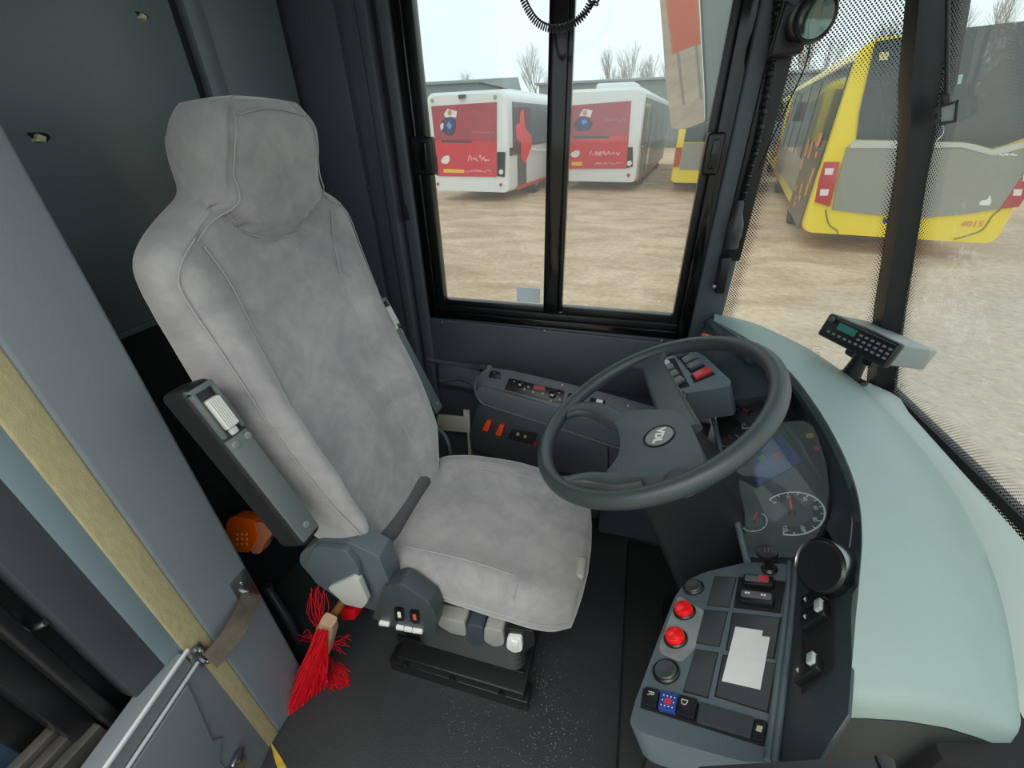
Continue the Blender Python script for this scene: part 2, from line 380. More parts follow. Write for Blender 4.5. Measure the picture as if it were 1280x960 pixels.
b = MB(); b.box(W0, (-.26, -.212), (WY-.002, WY+.04), (.815, 1.76), .004); b.box(W0, (-.215, -.2), (WY+.01, WY+.035), (.82, 1.76), .002)
b.build('mullion', M_gloss, win)
g1 = glass('side_glass', '#fafcfb', .05, '#f0f2f2', .04)
b = MB(); b.box(W0, (-.615, -.25), (WY+.024, WY+.028), (.83, 1.76)); b.build('window_pane', g1, win)
b = MB(); b.box(W0, (-.215, .146), (WY+.016, WY+.020), (.836, 1.76)); b.build('window_pane', g1, win)
def latch(x0, x1, z0, z1, nm='window_latch'):
    b = MB(); b.box(W0, (x0, x1), (WY-.03, WY+.0), (z0, z1), .007, 3); l = b.build(nm, M_black, win)
    b = MB(); b.box(W0, (x0+(x1-x0)*.35, x0+(x1-x0)*.75), (WY-.036, WY-.028), (z0+.015, z1-.015), .003); b.build('finger_grip', M_gloss, l)
a0 = at(533, 218, y=WY); a1 = at(544, 170, y=WY); latch(-.648, a1.x-.0, a0.z, a1.z)
a0 = at(866, 218, y=WY); a1 = at(888, 165, y=WY); latch(.142, .184, a0.z, a1.z)
# sticker on pane (plain: its code is left out)
b = MB(); s0 = at(646, 377, y=WY+.022); s1 = at(675, 361, y=WY+.022)
b.box(W0, (s0.x, s1.x), (WY+.0225, WY+.0235), (s0.z, s1.z)); st = b.build('pane_sticker', mat('sticker', '#e4eef2', .5), win); st['label'] = 'small pale sticker'
# ---- A pillar (trim_1)
b = MB()
PA = Pl((.2, WY-.012, 1), (0, -1, 0))
left = [(.196, .72), (.198, 1.95)]; right = [(.285, .72), (.283, 1.95)]
b.box(W0, (.197, .282), (WY-.01, WY+.04), (.5, 1.95), .01, 3)
ap = struct(b, 'trim_1', mat('a_pillar_grey', '#4f575d', .45, bump=.15, bs=700), 'grey corner pillar between driver window and corner glass', 'pillar')
b = MB(); b.box(W0, (.236, .287), (WY-.018, WY+.02), (1.02, 1.95), .006); b.build('pillar_cover', M_black, ap)

# ---- windscreen: divider post (trim_2), corner pane (window_2), main pane (window_3)
PY = 1.15
def post_x(z): return .010+interp([(-.2, .93), (.6, .70), (.75, .66), (.94, .605), (1.30, .515), (1.53, .45), (2.0, .31)], z)
zs = [.5+.05*i for i in range(31)]
b = MB(); R = []
for z in zs:
    xm = post_x(z); w = .5*interp([(.5, .055), (.94, .05), (1.25, .042), (1.33, .05), (1.40, .066), (1.55, .07), (2, .075)], z); s = interp([(1.3, 0), (1.4, .012), (2, .012)], z)
    R.append([V((xm-w, PY+.01, z)), V((xm-w+.004, PY-.012, z)), V((xm+w+s-.004, PY-.016, z)), V((xm+w+s, PY-.008, z)), V((xm+w+s, PY+.02, z)), V((xm-w, PY+.03, z))])
b.rings(R); post2 = struct(b, 'trim_2', mat('windscreen_post', '#15181c', .35, bump=.1, bs=600), 'black post dividing corner glass from the windscreen', 'pillar')
def pane(name, Xf, Yf, ns, z0, z1, bandf, m, label):
    """curved sheet param s in 0..1 and z; bandf(s_m, S, z)->dot radius"""
    G = []; nz = 30; UV = []; E2 = []
    pts = []
    for i in range(nz+1):
        z = z0+(z1-z0)*i/nz; row = [V((Xf(j/ns, z), Yf(j/ns, z), z)) for j in range(ns+1)]; pts.append(row)
    me = bpy.data.meshes.new(name); vs = [p for r in pts for p in r]; n = ns+1
    fs = [(i*n+j, i*n+j+1, (i+1)*n+j+1, (i+1)*n+j) for i in range(nz) for j in range(ns)]
    L = V((sum(p.x for p in vs)/len(vs), sum(p.y for p in vs)/len(vs), z0))
    me.from_pydata([p-L for p in vs], [], fs); me.materials.append(m); me.shade_smooth()
    u1 = me.uv_layers.new(name='metres'); u2 = me.uv_layers.new(name='edge')
    dist = []
    for i in range(nz+1):
        d = [0]
        for j in range(ns): d.append(d[-1]+(pts[i][j+1]-pts[i][j]).length)
        dist.append(d)
    for poly in me.polygons:
        for li in poly.loop_indices:
            vi = me.loops[li].vertex_index; i, j = divmod(vi, n)
            u1.data[li].uv = (dist[i][j], pts[i][j].z*1.03); u2.data[li].uv = (bandf(dist[i][j], dist[i][-1], pts[i][j].z), 0)
    o = bpy.data.objects.new(name, me); COL.objects.link(o); o.location = L
    tag(o, label, 'window', kind='structure'); return o
g2 = glass('screen_glass', '#f6faf8', .09, '#f0f0ea', .04, dots=.0056)
def cx(s, z):
    a = s*math.pi/2; x1 = post_x(z)-.01; x0 = .285; return x0+(x1-x0)*(.75*s+.25*math.sin(a))
def cy(s, z): return PY+.01+(WY+.01-PY-.01)*(1-s**1.6)
def band1(d, S, z):
    e = max(.62-d*14, .62-(S-d)*13, (z-1.40)*6.0)   # dot radius in cell units; grows to the edges and the top
    return max(0, min(e, .36)) if e > .06 else 0
pane('window_2', cx, cy, 40, .55, 1.95, band1, g2, 'corner windscreen glass printed with a fading border of black dots')
YE = -1.35
def wx(s, z):
    y = s*(PY-YE); return post_x(z)+.015+.12*math.sin(min(1, s*1.2)*math.pi/2)*0+.05*math.sin(s*math.pi)
def wy(s, z): return PY+.012-(PY-YE)*s
def band2(d, S, z):
    e = max(.60-(d-.02)*13, .6-(z-.74)*9)
    return max(0, min(e, .5)) if e > .06 else 0
pane('window_3', wx, wy, 60, .55, 1.95, band2, g2, 'large dusty main windscreen')
# lower windscreen rubber and outer body below it
b = MB(); R = []
for i in range(41):
    s = i/40; R.append([V((wx(s, .742)-.016, wy(s, 1), .74)), V((wx(s, .752)-.010, wy(s, 1), .757)), V((wx(s, .752)+.015, wy(s, 1), .755)), V((wx(s, .742)+.02, wy(s, 1), .73))])
b.rings(R); struct(b, 'trim_3', M_rubber, 'black rubber along the lower edge of the windscreen', 'seal')

# ---- post with ochre webbing and low door at the left
b = MB(); b.box(W0, (-.99, -.74), (.287, .412), (0, 1.95), .008, 3)
pl_ = struct(b, 'trim_4', M_post, 'grey cab door post beside the driver seat', 'post')
b = MB(); b.box(W0, (-.78, -.742), (.243, .289), (0, 1.95), .004, 3); b.build('webbing_strip', M_strip, pl_)['label'] = 'ochre webbing strip'
b = MB(); b.box(W0, (-1.05, -.86), (.10, .30), (-.1, 1.95)); b.box(W0, (-1.05, -.80), (-.4, .30), (-.3, .41)); b.build('post_backing', M_blackm, pl_)
b = MB(); b.box(W0, (-.80, -.745), (.212, .245), (.48, 1.95), .002); b.build('blue_band', M_band, pl_)
b = MB(); b.box(W0, (-.82, -.748), (.158, .213), (.49, 1.95), .003); b.build('charcoal_band', M_charc, pl_)
b = MB(); b.box(W0, (-.84, -.79), (.12, .16), (.45, 1.95), .002); b.box(W0, (-.80, -.765), (.118, .138), (.45, 1.95), .006, 3); b.box(W0, (-.86, -.80), (.085, .12), (.45, 1.95), .004)
b.build('door_channel', M_black, pl_)
b = MB(); c = at(45, 781, x=-.78); b.tube([c+V((0, -.006, -.002)), c+V((.012, .006, .002))], .0055, 12); b.build('channel_bolt', M_steel, pl_)
# dark glazed panel beyond, sill rails
dw = thing('window_4', (-.9, 0, .4), 'dark glazed opening left of the post with metal sill rails', 'window'); tag(dw, kind='structure')
b = MB(); b.box(W0, (-.98, -.86), (-.4, .10), (.42, .46), .004)
for k, (x0, x1, z) in enumerate(((-.865, -.845, .49), (-.835, -.815, .485), (-.805, -.785, .48))): b.box(W0, (x0, x1), (-.4, .115), (.42, z), .003)
b.build('sill_rail', mat('rail_metal', '#6d6b66', .4, .6, var=.2, vs=20), dw)
b = MB(); b.box(W0, (-.90, -.893), (-.4, .09), (.46, 1.6)); b.build('window_pane', mat('blue_reflection_glass', '#33475c', .25, coat=.3), dw)  # blue reflection of the outside put into the pane's base colour
b = MB(); b.box(W0, (-.905, -.875), (.05, .10), (.46, 1.7), .003); b.build('pane_gasket', M_black, dw)
# low door
dr = thing('door_1', (-.74, .245, .0), 'low grey cab door at the bottom left, hanging from the post', 'door'); tag(dr, kind='structure')
DF = Fr((-.742, .258, 0), (.18, -1, 0))            # x along the leaf away from the hinge, y towards -X/+...
if DF.y.x < 0: pass
sgn = 1 if DF.y.x > 0 else -1
def dbox(mb, a, t, c, bev=.003, seg=2): mb.box(DF, a, (min(t[0]*sgn, t[1]*sgn), max(t[0]*sgn, t[1]*sgn)), c, bev, seg)
b = MB(); dbox(b, (0, .62), (-.03, .0), (-.2, .462), .004); dbox(b, (.02, .62), (-.034, .004), (.455, .50), .004, 3)
b.build('door_leaf', M_post, dr)
b = MB(); dbox(b, (.012, .62), (.003, .0085), (.447, .453), .0015); dbox(b, (.012, .62), (.003, .0095), (.494, .5015), .0015); b.build('edge_rim', mat('edge_highlight', '#ccd4d8', .35), dr)  # near-white rims: the highlights along the door's top edge, put into colour
b = MB(); b.poly(*[[DF.p(x, sgn*t, z) for x, z in ((.045, .44), (.62, .44), (.62, -.1), (.09, -.1), (.09, .20), (.06, .235), (.075, .262))] for t in (0, .008)], .004, 3); b.build('pressed_panel', M_post, dr)
b = MB(); dbox(b, (.055, .085), (.0, .014), (.10, .15), .004); b.cyl(DF.p(.05, sgn*.01, .145), DF.p(.075, sgn*.02, .15), .005, n=10); b.build('door_latch', M_steel, dr)
# strap with brackets
sp = thing('door_strap', (-.735, .33, .45), 'worn brown leather check strap bolted across the post and door', 'strap')
def bracket(c, w, h, tilt):
    b = MB(); fr = Fr(c, (0, math.cos(tilt), math.sin(tilt)), (1, 0, 0)); b.box(fr, (-w/2, w/2), (-h/2, h/2), (0, .003), .0014)
    p = b.build('strap_bracket', M_steel, sp)
    return p, fr
p1, f1 = bracket(V((-.74, .385, .482)), .044, .095, .0)
for s in (-.024, .024): b = MB(); b.lathe(f1.p(0, s, .003), (1, 0, 0), [(.004, 0), (.004, .002), (.002, .003), (.0001, .003)], 12); b.build('bracket_rivet', M_chrome, p1)
for s in (-.008, .008): b = MB(); b.cyl(f1.p(-.005, s-.004, .003), f1.p(-.005, s-.004, .012), .0055, n=6); b.lathe(f1.p(-.005, s-.004, .012), (1, 0, 0), [(.003, 0), (.003, .005), (.001, .006)], 10); b.build('strap_bolt', M_chrome, p1)
p2, f2 = bracket(V((-.739, .258, .455)), .022, .06, .0)
for s in (-.02, .02):
    b = MB(); b.cyl(f2.p(0, s, .003), f2.p(0, s, .012), .006, n=6); b.lathe(f2.p(0, s, .012), (1, 0, 0), [(.003, 0), (.003, .006), (.001, .007)], 10); b.build('strap_bolt', M_chrome, p2)
b = MB(); cen = spline([V((-.726, .386, .468)), V((-.718, .366, .466)), V((-.708, .335, .464)), V((-.705, .300, .456)), V((-.710, .275, .449)), V((-.718, .256, .445))], 6); R = []
for i, p in enumerate(cen):
    r_ = (cen[min(i+1, len(cen)-1)]-cen[max(i-1, 0)]).normalized(); up = V((-.62, -.16, .72)); up = (up-r_*up.dot(r_)).normalized(); nn = up.cross(r_); w = .021; t = .002
    R.append([p+up*w+nn*t, p-up*w+nn*t, p-up*w-nn*t, p+up*w-nn*t])
b.rings(R); b.build('strap_band', M_strap, sp, sharp=60)
# yellow paint wedge and grime at the foot of the post
b = MB(); q = [at(*p, z=.002) for p in ((337, 925), (352, 948), (372, 985), (355, 985), (345, 955))]; b.poly([p-V((0, 0, .0015)) for p in q], q)
struct(b, 'trim_5', mat('floor_edge_yellow', '#c9a83a', .6, var=.2, vs=60), 'worn yellow edge marking on the floor at the foot of the post', 'marking')

# ================================================================== SEAT
seat = thing('driver_seat', (-.30, .70, 0), 'grey velour driver seat with headrest and bolsters', 'seat')
CL = [(.44, -.485), (.50, -.50), (.62, -.545), (.76, -.59), (.90, -.625), (1.03, -.648), (1.15, -.668), (1.21, -.672), (1.28, -.662), (1.34, -.650), (1.40, -.655)]
HWt = [(.44, .17), (.50, .19), (.58, .213), (.68, .234), (.8, .243), (.95, .243), (1.08, .251), (1.15, .257), (1.185, .250), (1.207, .226), (1.222, .188), (1.235, .148), (1.25, .133), (1.30, .134), (1.36, .131), (1.375, .126), (1.39, .115), (1.402, .098)]
YC = [(.44, .70), (.6, .698), (.9, .697), (1.1, .712), (1.19, .722), (1.24, .737), (1.40, .748)]
TK = [(.44, .045), (.5, .05), (.9, .062), (1.1, .060), (1.2, .055), (1.3, .066), (1.37, .062), (1.40, .046)]
BO = [(.44, .01), (.50, .04), (.60, .085), (.75, .088), (.88, .070), (1.0, .046), (1.1, .025), (1.18, .008), (1.24, .004), (1.3, .010), (1.38, .004)]
def sm(T, x):   # smoothed table
    return sum(interp(T, x+d) for d in (-.015, -.009, -.003, .003, .009, .015))/6
def smooth01(t): t = max(0, min(1, t)); return t*t*(3-2*t)
SN = [(.5, .80), (.6, .68), (.72, .62), (1.08, .60), (1.14, .61), (1.18, .66), (1.21, .80), (1.24, .88), (1.3, .84), (1.36, .76), (1.4, .6)]
SF = [(.5, .48), (.6, .46), (.8, .50), (1.0, .48), (1.1, .54), (1.15, .58), (1.2, .70), (1.24, .88), (1.3, .84), (1.36, .76), (1.4, .6)]
def fseam(v, s): return interp(SN if s < 0 else SF, v)
def back_ring(v, n=88):
    x = sm(CL, v); dx = (sm(CL, v+.01)-sm(CL, v-.01))/.02
    T = V((dx, 0, 1)).normalized(); Nn = V((T.z, 0, -T.x))
    w = sm(HWt, v); t = sm(TK, v); bo = sm(BO, v); yc = interp(YC, v)
    C0 = V((x, yc, v))-Nn*t; R = []
    for i in range(n):
        a = 2*math.pi*i/n; c = math.cos(a); s = math.sin(a); e = .52
        lat = w*math.copysign(abs(c)**e, c); u = abs(lat)/w
        if s >= 0:
            d = t*abs(s)**.55 + bo*(smooth01((u-fseam(v, c)+.10)/.30))*min(1, abs(s)**.4*1.0)-.006*math.exp(-((u-fseam(v, c))/.04)**2)-.003*math.exp(-((u-.93)/.03)**2)
        else: d = -t*abs(s)**.55*.9; lat *= 1-.16*abs(s)**.8*smooth01((1.22-v)/.1)
        if s >= 0:
            az = 1.168+.07*(lat/.13)**2; d += .020*smooth01((v-az)/.02)*smooth01((1.40-v)/.05)*min(1, abs(s)**.4)-.008*math.exp(-((v-az)/.009)**2)*(1 if abs(lat) < .14 else 0)
        R.append(C0+V((0, lat, 0))+Nn*d)
    return R
vs_ = [.44+.00625*i for i in range(154)]; vs_ = [v for v in vs_ if v <= 1.396]
b = MB(); Rg = [back_ring(v) for v in vs_]
top = Rg[-1]; c = sum(top, V((0, 0, 0)))/len(top)
for k in (.93, .8, .6, .35, .12): Rg.append([c+(p-c)*k+V((0, 0, .004+.012*(1-k*k))) for p in top])
b.rings(Rg); back = b.build('backrest', M_seat, seat, sharp=80)
def back_pt(v, lat_frac):
    R = back_ring(v, 240); yc = interp(YC, v); w = sm(HWt, v)
    return min((p for i, p in enumerate(R) if i <= 120), key=lambda p: abs((p.y-yc)/w-lat_frac))
def seam(pts, parent, name='seam', r=.0013, m=M_seam, lift=V((.0042, 0, .0012))):
    b = MB(); b.tube([V(p)+lift for p in pts], r, 6, smooth=3); return b.build(name, m, parent)
for s in (-1, 1):
    seam([back_pt(.53+.055*i, s*fseam(.53+.055*i, s)) for i in range(13)], back)
    seam([back_pt(.56+.05*i, s*.93) for i in range(12)]+[back_pt(v_, s*f_) for v_, f_ in ((1.15, .92), (1.18, .88), (1.205, .84))], back)
    seam([back_pt(1.2+.022*i, s*interp([(1.2, .8), (1.3, .82), (1.35, .74), (1.4, .6)], 1.2+.022*i)) for i in range(9)], back)
seam([back_pt(1.168+.07*(-.95+1.9*i/12)**2, (-.95+1.9*i/12)*.13/sm(HWt, 1.168+.07*(-.95+1.9*i/12)**2)) for i in range(13)], back)
seam([back_pt(1.372+.010*math.sin(math.pi*i/12), -.62+1.24*i/12) for i in range(13)], back)
# cushion
CZ = [(-.53, .462), (-.45, .478), (-.3, .482), (-.16, .478), (-.09, .470), (-.055, .458), (-.03, .435)]
CW = [(-.54, .180), (-.49, .200), (-.41, .208), (-.2, .213), (-.12, .212), (-.075, .205), (-.05, .190), (-.035, .172)]
CB = [(-.54, .0), (-.49, .020), (-.38, .034), (-.25, .036), (-.14, .022), (-.06, .006), (0, 0)]
CD = [(-.53, .07), (-.45, .09), (-.3, .115), (-.1, .125), (-.045, .118), (-.02, .09)]
def cring(x, n=56):
    z = sm(CZ, x); w = sm(CW, x); bo = sm(CB, x); dp = sm(CD, x)/2; R = []; yc = .718
    for i in range(n):
        a = 2*math.pi*i/n; c = math.cos(a); s = math.sin(a); bo = sm(CB, x)*(1.35 if c > 0 else 1)
        lat = w*math.copysign(abs(c)**.45, c); u = abs(lat)/w
        d = dp*abs(s)**.5+bo*smooth01((u-.5)/.3)*min(1, abs(s)**.4) if s >= 0 else -dp*abs(s)**.5
        if s < 0: lat *= (1-.12*abs(s))
        R.append(V((x, yc+lat, z-dp+d)))
    return R
b = MB(); xs_ = [-.53+.0125*i for i in range(43)]; xs_ = [x for x in xs_ if x < -.027]
Rg = [cring(x) for x in xs_]; e0 = Rg[-1]; c = sum(e0, V((0, 0, 0)))/len(e0)
for k in (.93, .8, .55, .2): Rg.append([c+(p-c)*k+V((.022*(1-k*k), 0, 0)) for p in e0])
b.rings(Rg); cush = b.build('seat_cushion', M_seat, seat, sharp=80)
def cpt(x, f):
    R = cring(x, 240); w = sm(CW, x); return min((p for i, p in enumerate(R) if i <= 120), key=lambda p: abs((p.y-.718)/w-f))
for s in (-1, 1):
    seam([cpt(-.48+.035*i, s*(.66 if s > 0 else .74)) for i in range(10)], cush, lift=V((0, 0, .0012)))
    seam([cpt(-.155, s*f)+V((.0, 0, 0)) for f in ((.66 if s > 0 else .74), .8, .86, .91, .95)]+[cpt(-.13, s*.99)-V((0, 0, .04))], cush, lift=V((0, s*.001, .0012)))
    seam([V((x, .718+s*(sm(CW, x)+.0005), sm(CZ, x)-sm(CD, x)*.42)) for x in [-.46+.03*i for i in range(15)]], cush, 'piping', .003, M_seat, V((0, 0, 0)))
# dark fold between cushion and backrest
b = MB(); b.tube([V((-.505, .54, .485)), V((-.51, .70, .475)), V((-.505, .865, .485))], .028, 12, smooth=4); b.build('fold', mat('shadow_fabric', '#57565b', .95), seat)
# shell under the cushion, near-side trim
b = MB(); b.box(W0, (-.50, -.05), (.535, .865), (.33, .385), .02, 3); b.build('cushion_pan', M_black, seat)
PN = Pl((-.5, .475, .5), (0, -1, 0))
b = MB(); b.slab(PN, rrect([(375, 692), (400, 674), (436, 678), (474, 697), (492, 742), (470, 765), (432, 750), (397, 730), (374, 704)], 4), -.05, .0, .009, 3)
b.slab(PN, rrect([(398, 676), (436, 680), (452, 700), (462, 745), (432, 744), (400, 722), (386, 702)], 6), -.02, .016, .009, 3)
tr_ = b.build('recliner_cover', M_trim, seat)
b = MB(); b.slab(PN, rrect([(417, 724), (448, 709), (456, 713), (467, 740), (460, 749), (438, 744)], 3), .010, .024, .005, 3); b.build('recliner_lever', mat('lever_white', '#b4b4ae', .45), tr_)['label'] = 'pale grey recliner lever'
b = MB(); b.slab(PN, rrect([(482, 728), (504, 723), (541, 749), (549, 765), (546, 786), (494, 778), (468, 767), (478, 742)], 4), -.03, .012, .006, 3); sw = b.build('switch_housing', mat('housing_dark', '#3c4346', .45), seat)
for (x, y) in ((503, 760), (522, 763)):
    b = MB(); b.slab(PN, rrect([(x-6, y-8), (x+5, y-7), (x+6, y+8), (x-5, y+8)], 1.5), .010, .017, .002); k = b.build('seat_switch', M_gloss, sw)
    b = MB(); b.slab(PN, [(x-2, y-4), (x+2, y-4), (x+3, y+3), (x-1, y+3)], .0168, .0176); b.build('switch_symbol', M_white if x < 510 else mat('symbol_red', '#c8604c', .5), k)
for x0, x1, y in ((478, 490, 771), (499, 508, 776), (509, 518, 778), (519, 531, 780)):
    b = MB(); b.slab(PN, [(x0, y-2), (x1, y+0), (x1+1, y+4), (x0, y+2.5)], -.01, .018, .002); b.build('air_button', M_white, sw)
PF = Pl((-.2, .515, .4), (0, -1, 0))
for pts, m, nm in (([(547, 764), (583, 772), (585, 790), (566, 786), (550, 776)], M_lever, 'height_lever'), ([(585, 774), (606, 779), (608, 798), (596, 803), (584, 794)], mat('navy_plastic', '#3c4250', .5), 'tilt_lever'),
                   ([(607, 778), (630, 783), (632, 800), (620, 803), (607, 796)], M_lever, 'slide_lever')):
    b = MB(); b.slab(PF, rrect(pts, 4), -.06, .012, .006, 3); b.build(nm, m, seat)
b = MB(); b.slab(PF, rrect([(632, 782), (668, 786), (670, 803), (655, 812), (633, 804)], 4), -.06, .006, .006, 3); b.build('lever_socket', M_black, seat)
b = MB(); b.slab(PF, rrect([(636, 788), (654, 790), (655, 806), (644, 808), (635, 802)], 4), -.02, .016, .004, 3); b.slab(PF, rrect([(640, 791), (650, 793), (650, 803), (640, 801)], 2), .012, .019, .002); b.build('lumbar_button', M_white, seat)
# base: bellows and floor rails
b = MB(); nb = 9; R = []
for i in range(2*nb+1):
    k = i/(2*nb); e = .0 if i % 2 else .018; x0, x1, y0, y1 = -.44-e, -.16+e, .56-e, .84+e; z = .08+.25*k
    R.append([V((*p, z)) for p in rrect([(x0, y0), (x1, y0), (x1, y1), (x0, y1)], .04)])
b.rings(R); b.build('suspension_bellows', M_rubber, seat)
b = MB(); b.box(W0, (-.50, -.13), (.50, .90), (.05, .09), .006)
for y in (.50, .85): b.box(W0, (-.53, -.12), (y, y+.05), (0, .05), .004)
b.box(W0, (-.52, -.14), (.545, .555), (0, .10), .002)
bs = b.build('seat_base', M_black, seat)
for x in (-.47, -.33, -.19): b = MB(); b.lathe((x, .497, .07), (0, -1, 0), [(.009, 0), (.009, .004), (.005, .006), (.0001, .006)], 6); b.build('base_bolt', M_black, bs)
# front levers peeking past the cushion's front edge
for (x, y, h) in ((738, 672, 24), (735, 712, 26)):
    b = MB(); c = at(x-4, y, y=(.80 if h == 24 else .66)); b.box(W0, (c.x-.035, c.x+.002), (c.y-.03, c.y+.03), (c.z-.012, c.z+.012), .008, 3); b.build('front_lever', M_lever, seat)

# armrests, folded up beside the back
def armrest(y0, y1, px, faceside):
    """px: image outline (top-face quad) measured on plane y=y0"""
    root = thing('armrest_tmp', (0, 0, 0), 'x', 'x')
    return root
def make_arm(o, dirv, length, wy, dep):
    """local frame: x along arm (upwards), y lateral, z = padded face direction"""
    fr = Fr(o, dirv, V((0, 1, 0)).cross(V(dirv)).normalized()*1)
    if fr.z.x < 0: fr = Fr(o, dirv, -V((0, 1, 0)).cross(V(dirv)).normalized())
    b = MB(); b.box(fr, (0, length), (-wy/2, wy/2), (-dep, 0), .012, 3); a = b.build('armrest', mat('armrest_black', '#121417', .45), seat)
    b = MB(); b.box(fr, (.012, length-.10), (-wy/2+.006, wy/2-.004), (-.012, .0025), .002); b.build('armrest_face', M_arm, a)
    b = MB(); s = 1
    for (x0, x1, y0, y1) in ((length-.095, length-.008, -wy/2+.004, -wy/2+.011), (length-.095, length-.008, wy/2-.011, wy/2-.004), (length-.015, length-.006, -wy/2+.004, wy/2-.004)):
        b.box(fr, (x0, x1), (y0, y1), (-.01, .005), .002)
    b.build('lever_bezel', M_arm, a)
    b = MB(); b.box(fr, (length-.085, length-.030), (-wy/2+.014, wy/2-.014), (-.004, .010), .003)
    for k in range(6):
        y = -wy/2+.016+(wy-.032)*k/5; b.tube([fr.p(length-.083, y, .010), fr.p(length-.032, y, .010)], .0022, 6)
    b.box(fr, (length-.098, length-.085), (-wy/2+.018, wy/2-.018), (-.004, .005), .003)
    b.build('release_lever', mat('lever_ribbed', '#c9cac5', .4), a)['label'] = 'ribbed pale grey release lever'
    for (x, y) in ((length-.112, -wy/4), (length-.112, wy/4), (.035, 0)):
        b = MB(); b.lathe(fr.p(x, y, .0025), fr.z, [(.006, 0), (.006, .002), (.0035, .0025), (.0035, .0005), (.0001, .0005)], 14)
        b.build('armrest_screw', mat('screw_grey', '#8a8f8e', .4, .3), a)
    b = MB(); b.lathe(fr.p(.05, -wy/2, -dep*.5), -fr.y, [(.010, -.002), (.010, .001), (.006, .002), (.0001, .002)], 16); b.build('side_plug', M_gloss, a)
    return a
_p0 = at(394, 672, y=.405); _p1 = at(245, 478, y=.405)
make_arm(_p0, _p1-_p0, (_p1-_p0).length, .050, .065)
make_arm(V((-.505, .965, .60)), V((-.36, 0, .93)), .385, .052, .065)
# ================================================================== STEERING WHEEL
WC = V((.065, .716, .873)); WN = V((-.5105, -.018, .8597)).normalized()
WX = V((0, 1, 0)).cross(WN).normalized(); WYv = WN.cross(WX)        # WX forward/up, WYv lateral
def wp(a, b_, h=0): return WC+WX*a+WYv*b_+WN*h
PW = Pl(WC, WN)
sw_ = thing('steering_wheel', WC-WN*.0, 'large black four-spoke steering wheel on its tilted column', 'steering wheel')
b = MB(); R = []
for i in range(96):
    a = 2*math.pi*i/96; c = wp(.225*math.cos(a), .225*math.sin(a)); e = (c-WC).normalized()
    R.append([c+e*math.cos(t)*.0155+WN*math.sin(t)*.0165 for t in [2*math.pi*j/20 for j in range(20)]])
b.rings(R, closed=True); b.build('rim', M_wheel, sw_, sharp=80)
# hub pad with rim arms: outline measured on a plane sunk below the rim
HD = -.030
PH = Pl(WC+WN*HD, WN)
hub_out = [(752, 517), (780, 513), (818, 511), (848, 514), (862, 528), (876, 560), (880, 580), (866, 590), (820, 594), (760, 598), (756, 590), (772, 572), (776, 550), (770, 530)]
b = MB(); b.slab(PH, rrect(hub_out, 9, 5), -.035, .0, .007, 3)
hub = b.build('hub_pad', M_hub, sw_, sharp=50)
def arm(pts, w0, w1, t=.011):
    """tapered flat spoke through world points"""
    P = spline([V(p) for p in pts], 8); m = len(P); R = []
    for i, p in enumerate(P):
        tdir = (P[min(i+1, m-1)]-P[max(i-1, 0)]).normalized(); sd = WN.cross(tdir).normalized(); nn = tdir.cross(sd)
        k = i/(m-1); w = w0*(1-k)+w1*k; w *= 1+.9*max(0, (k-.82)/.18)**2
        R.append([p+sd*w*math.copysign(abs(math.cos(a))**.6, math.cos(a))+nn*t*math.copysign(abs(math.sin(a))**.7, math.sin(a)) for a in [2*math.pi*j/20 for j in range(20)]])
    b = MB(); b.rings(R); return b.build('spoke', M_wheel, sw_, sharp=70)
def rp(px, py, h=0): return PW.q(px, py, h)
def hp(px, py, h=0): return PH.q(px, py, h)
arm([hp(800, 526, -.012), hp(772, 522, -.010), hp(745, 516, .008), rp(712, 510, -.004)], .026, .020)
arm([hp(800, 590, -.012), hp(770, 598, -.010), hp(735, 602, .004), rp(702, 603, -.004)], .024, .011)
arm([hp(850, 535, -.014), hp(835, 500, -.012), hp(824, 475, .004), rp(812, 449, -.004)], .036, .024)
arm([hp(868, 575, -.016), hp(862, 592, -.014), hp(850, 600, .002), rp(838, 612, -.006)], .034, .018)
# emblem
ec = hp(824, 545, .0); b = MB(); b.lathe(ec, WN, [(.031, -.004), (.031, .001), (.0285, .002), (.0275, -.0005), (.0001, -.0005)], 40); em = b.build('emblem_ring', M_black, hub)
b = MB(); b.lathe(ec, WN, [(.0265, -.002), (.0262, .0005), (.024, .0012), (.0001, .0016)], 40); ed = b.build('emblem_disc', mat('emblem_grey', '#7c8382', .3), hub)
b = MB(); b.text('VDL', ec+WN*.0016, (hp(820, 559)-hp(828, 534)), (hp(842, 548)-hp(824, 545)), .0225, .0006, bold=.0009); b.build('emblem_letters', M_white, hub)
# column
co = thing('steering_column', (.25, .73, .45), 'dark steering column shroud below the wheel', 'steering column')
b = MB(); A = WC-WN*.075; D = V((.33, .73, .42)); R = []
for k, (w, h) in zip((0, .25, .6, 1), ((.055, .06), (.075, .085), (.085, .10), (.10, .11))):
    c = A+(D-A)*k; d = (D-A).normalized(); e = V((0, 1, 0)); g = d.cross(e).normalized()
    R.append([c+e*x+g*y for x, y in rrect([(-w, -h), (w, -h), (w, h), (-w, h)], .03, 4)])
b.rings(R); cb = b.build('column_shroud', mat('shroud_black', '#1f2426', .45, bump=.2, bs=700), co, sharp=50)
b = MB(); b.lathe(WC-WN*.085, WN, [(.05, 0), (.052, .02), (.04, .035), (.03, .05)], 30); b.build('column_collar', M_black, co)
b = MB(); b.tube([A+V((.02, .05, -.03)), A+V((.04, .12, -.01)), A+V((.05, .18, .0))], [.009, .012], 12, smooth=6); b.build('column_stalk', M_black, co)

# ================================================================== DASHBOARD
dash = thing('dashboard', (.45, .72, 0), 'teal-topped curved dashboard with round cluster cowl', 'dashboard')
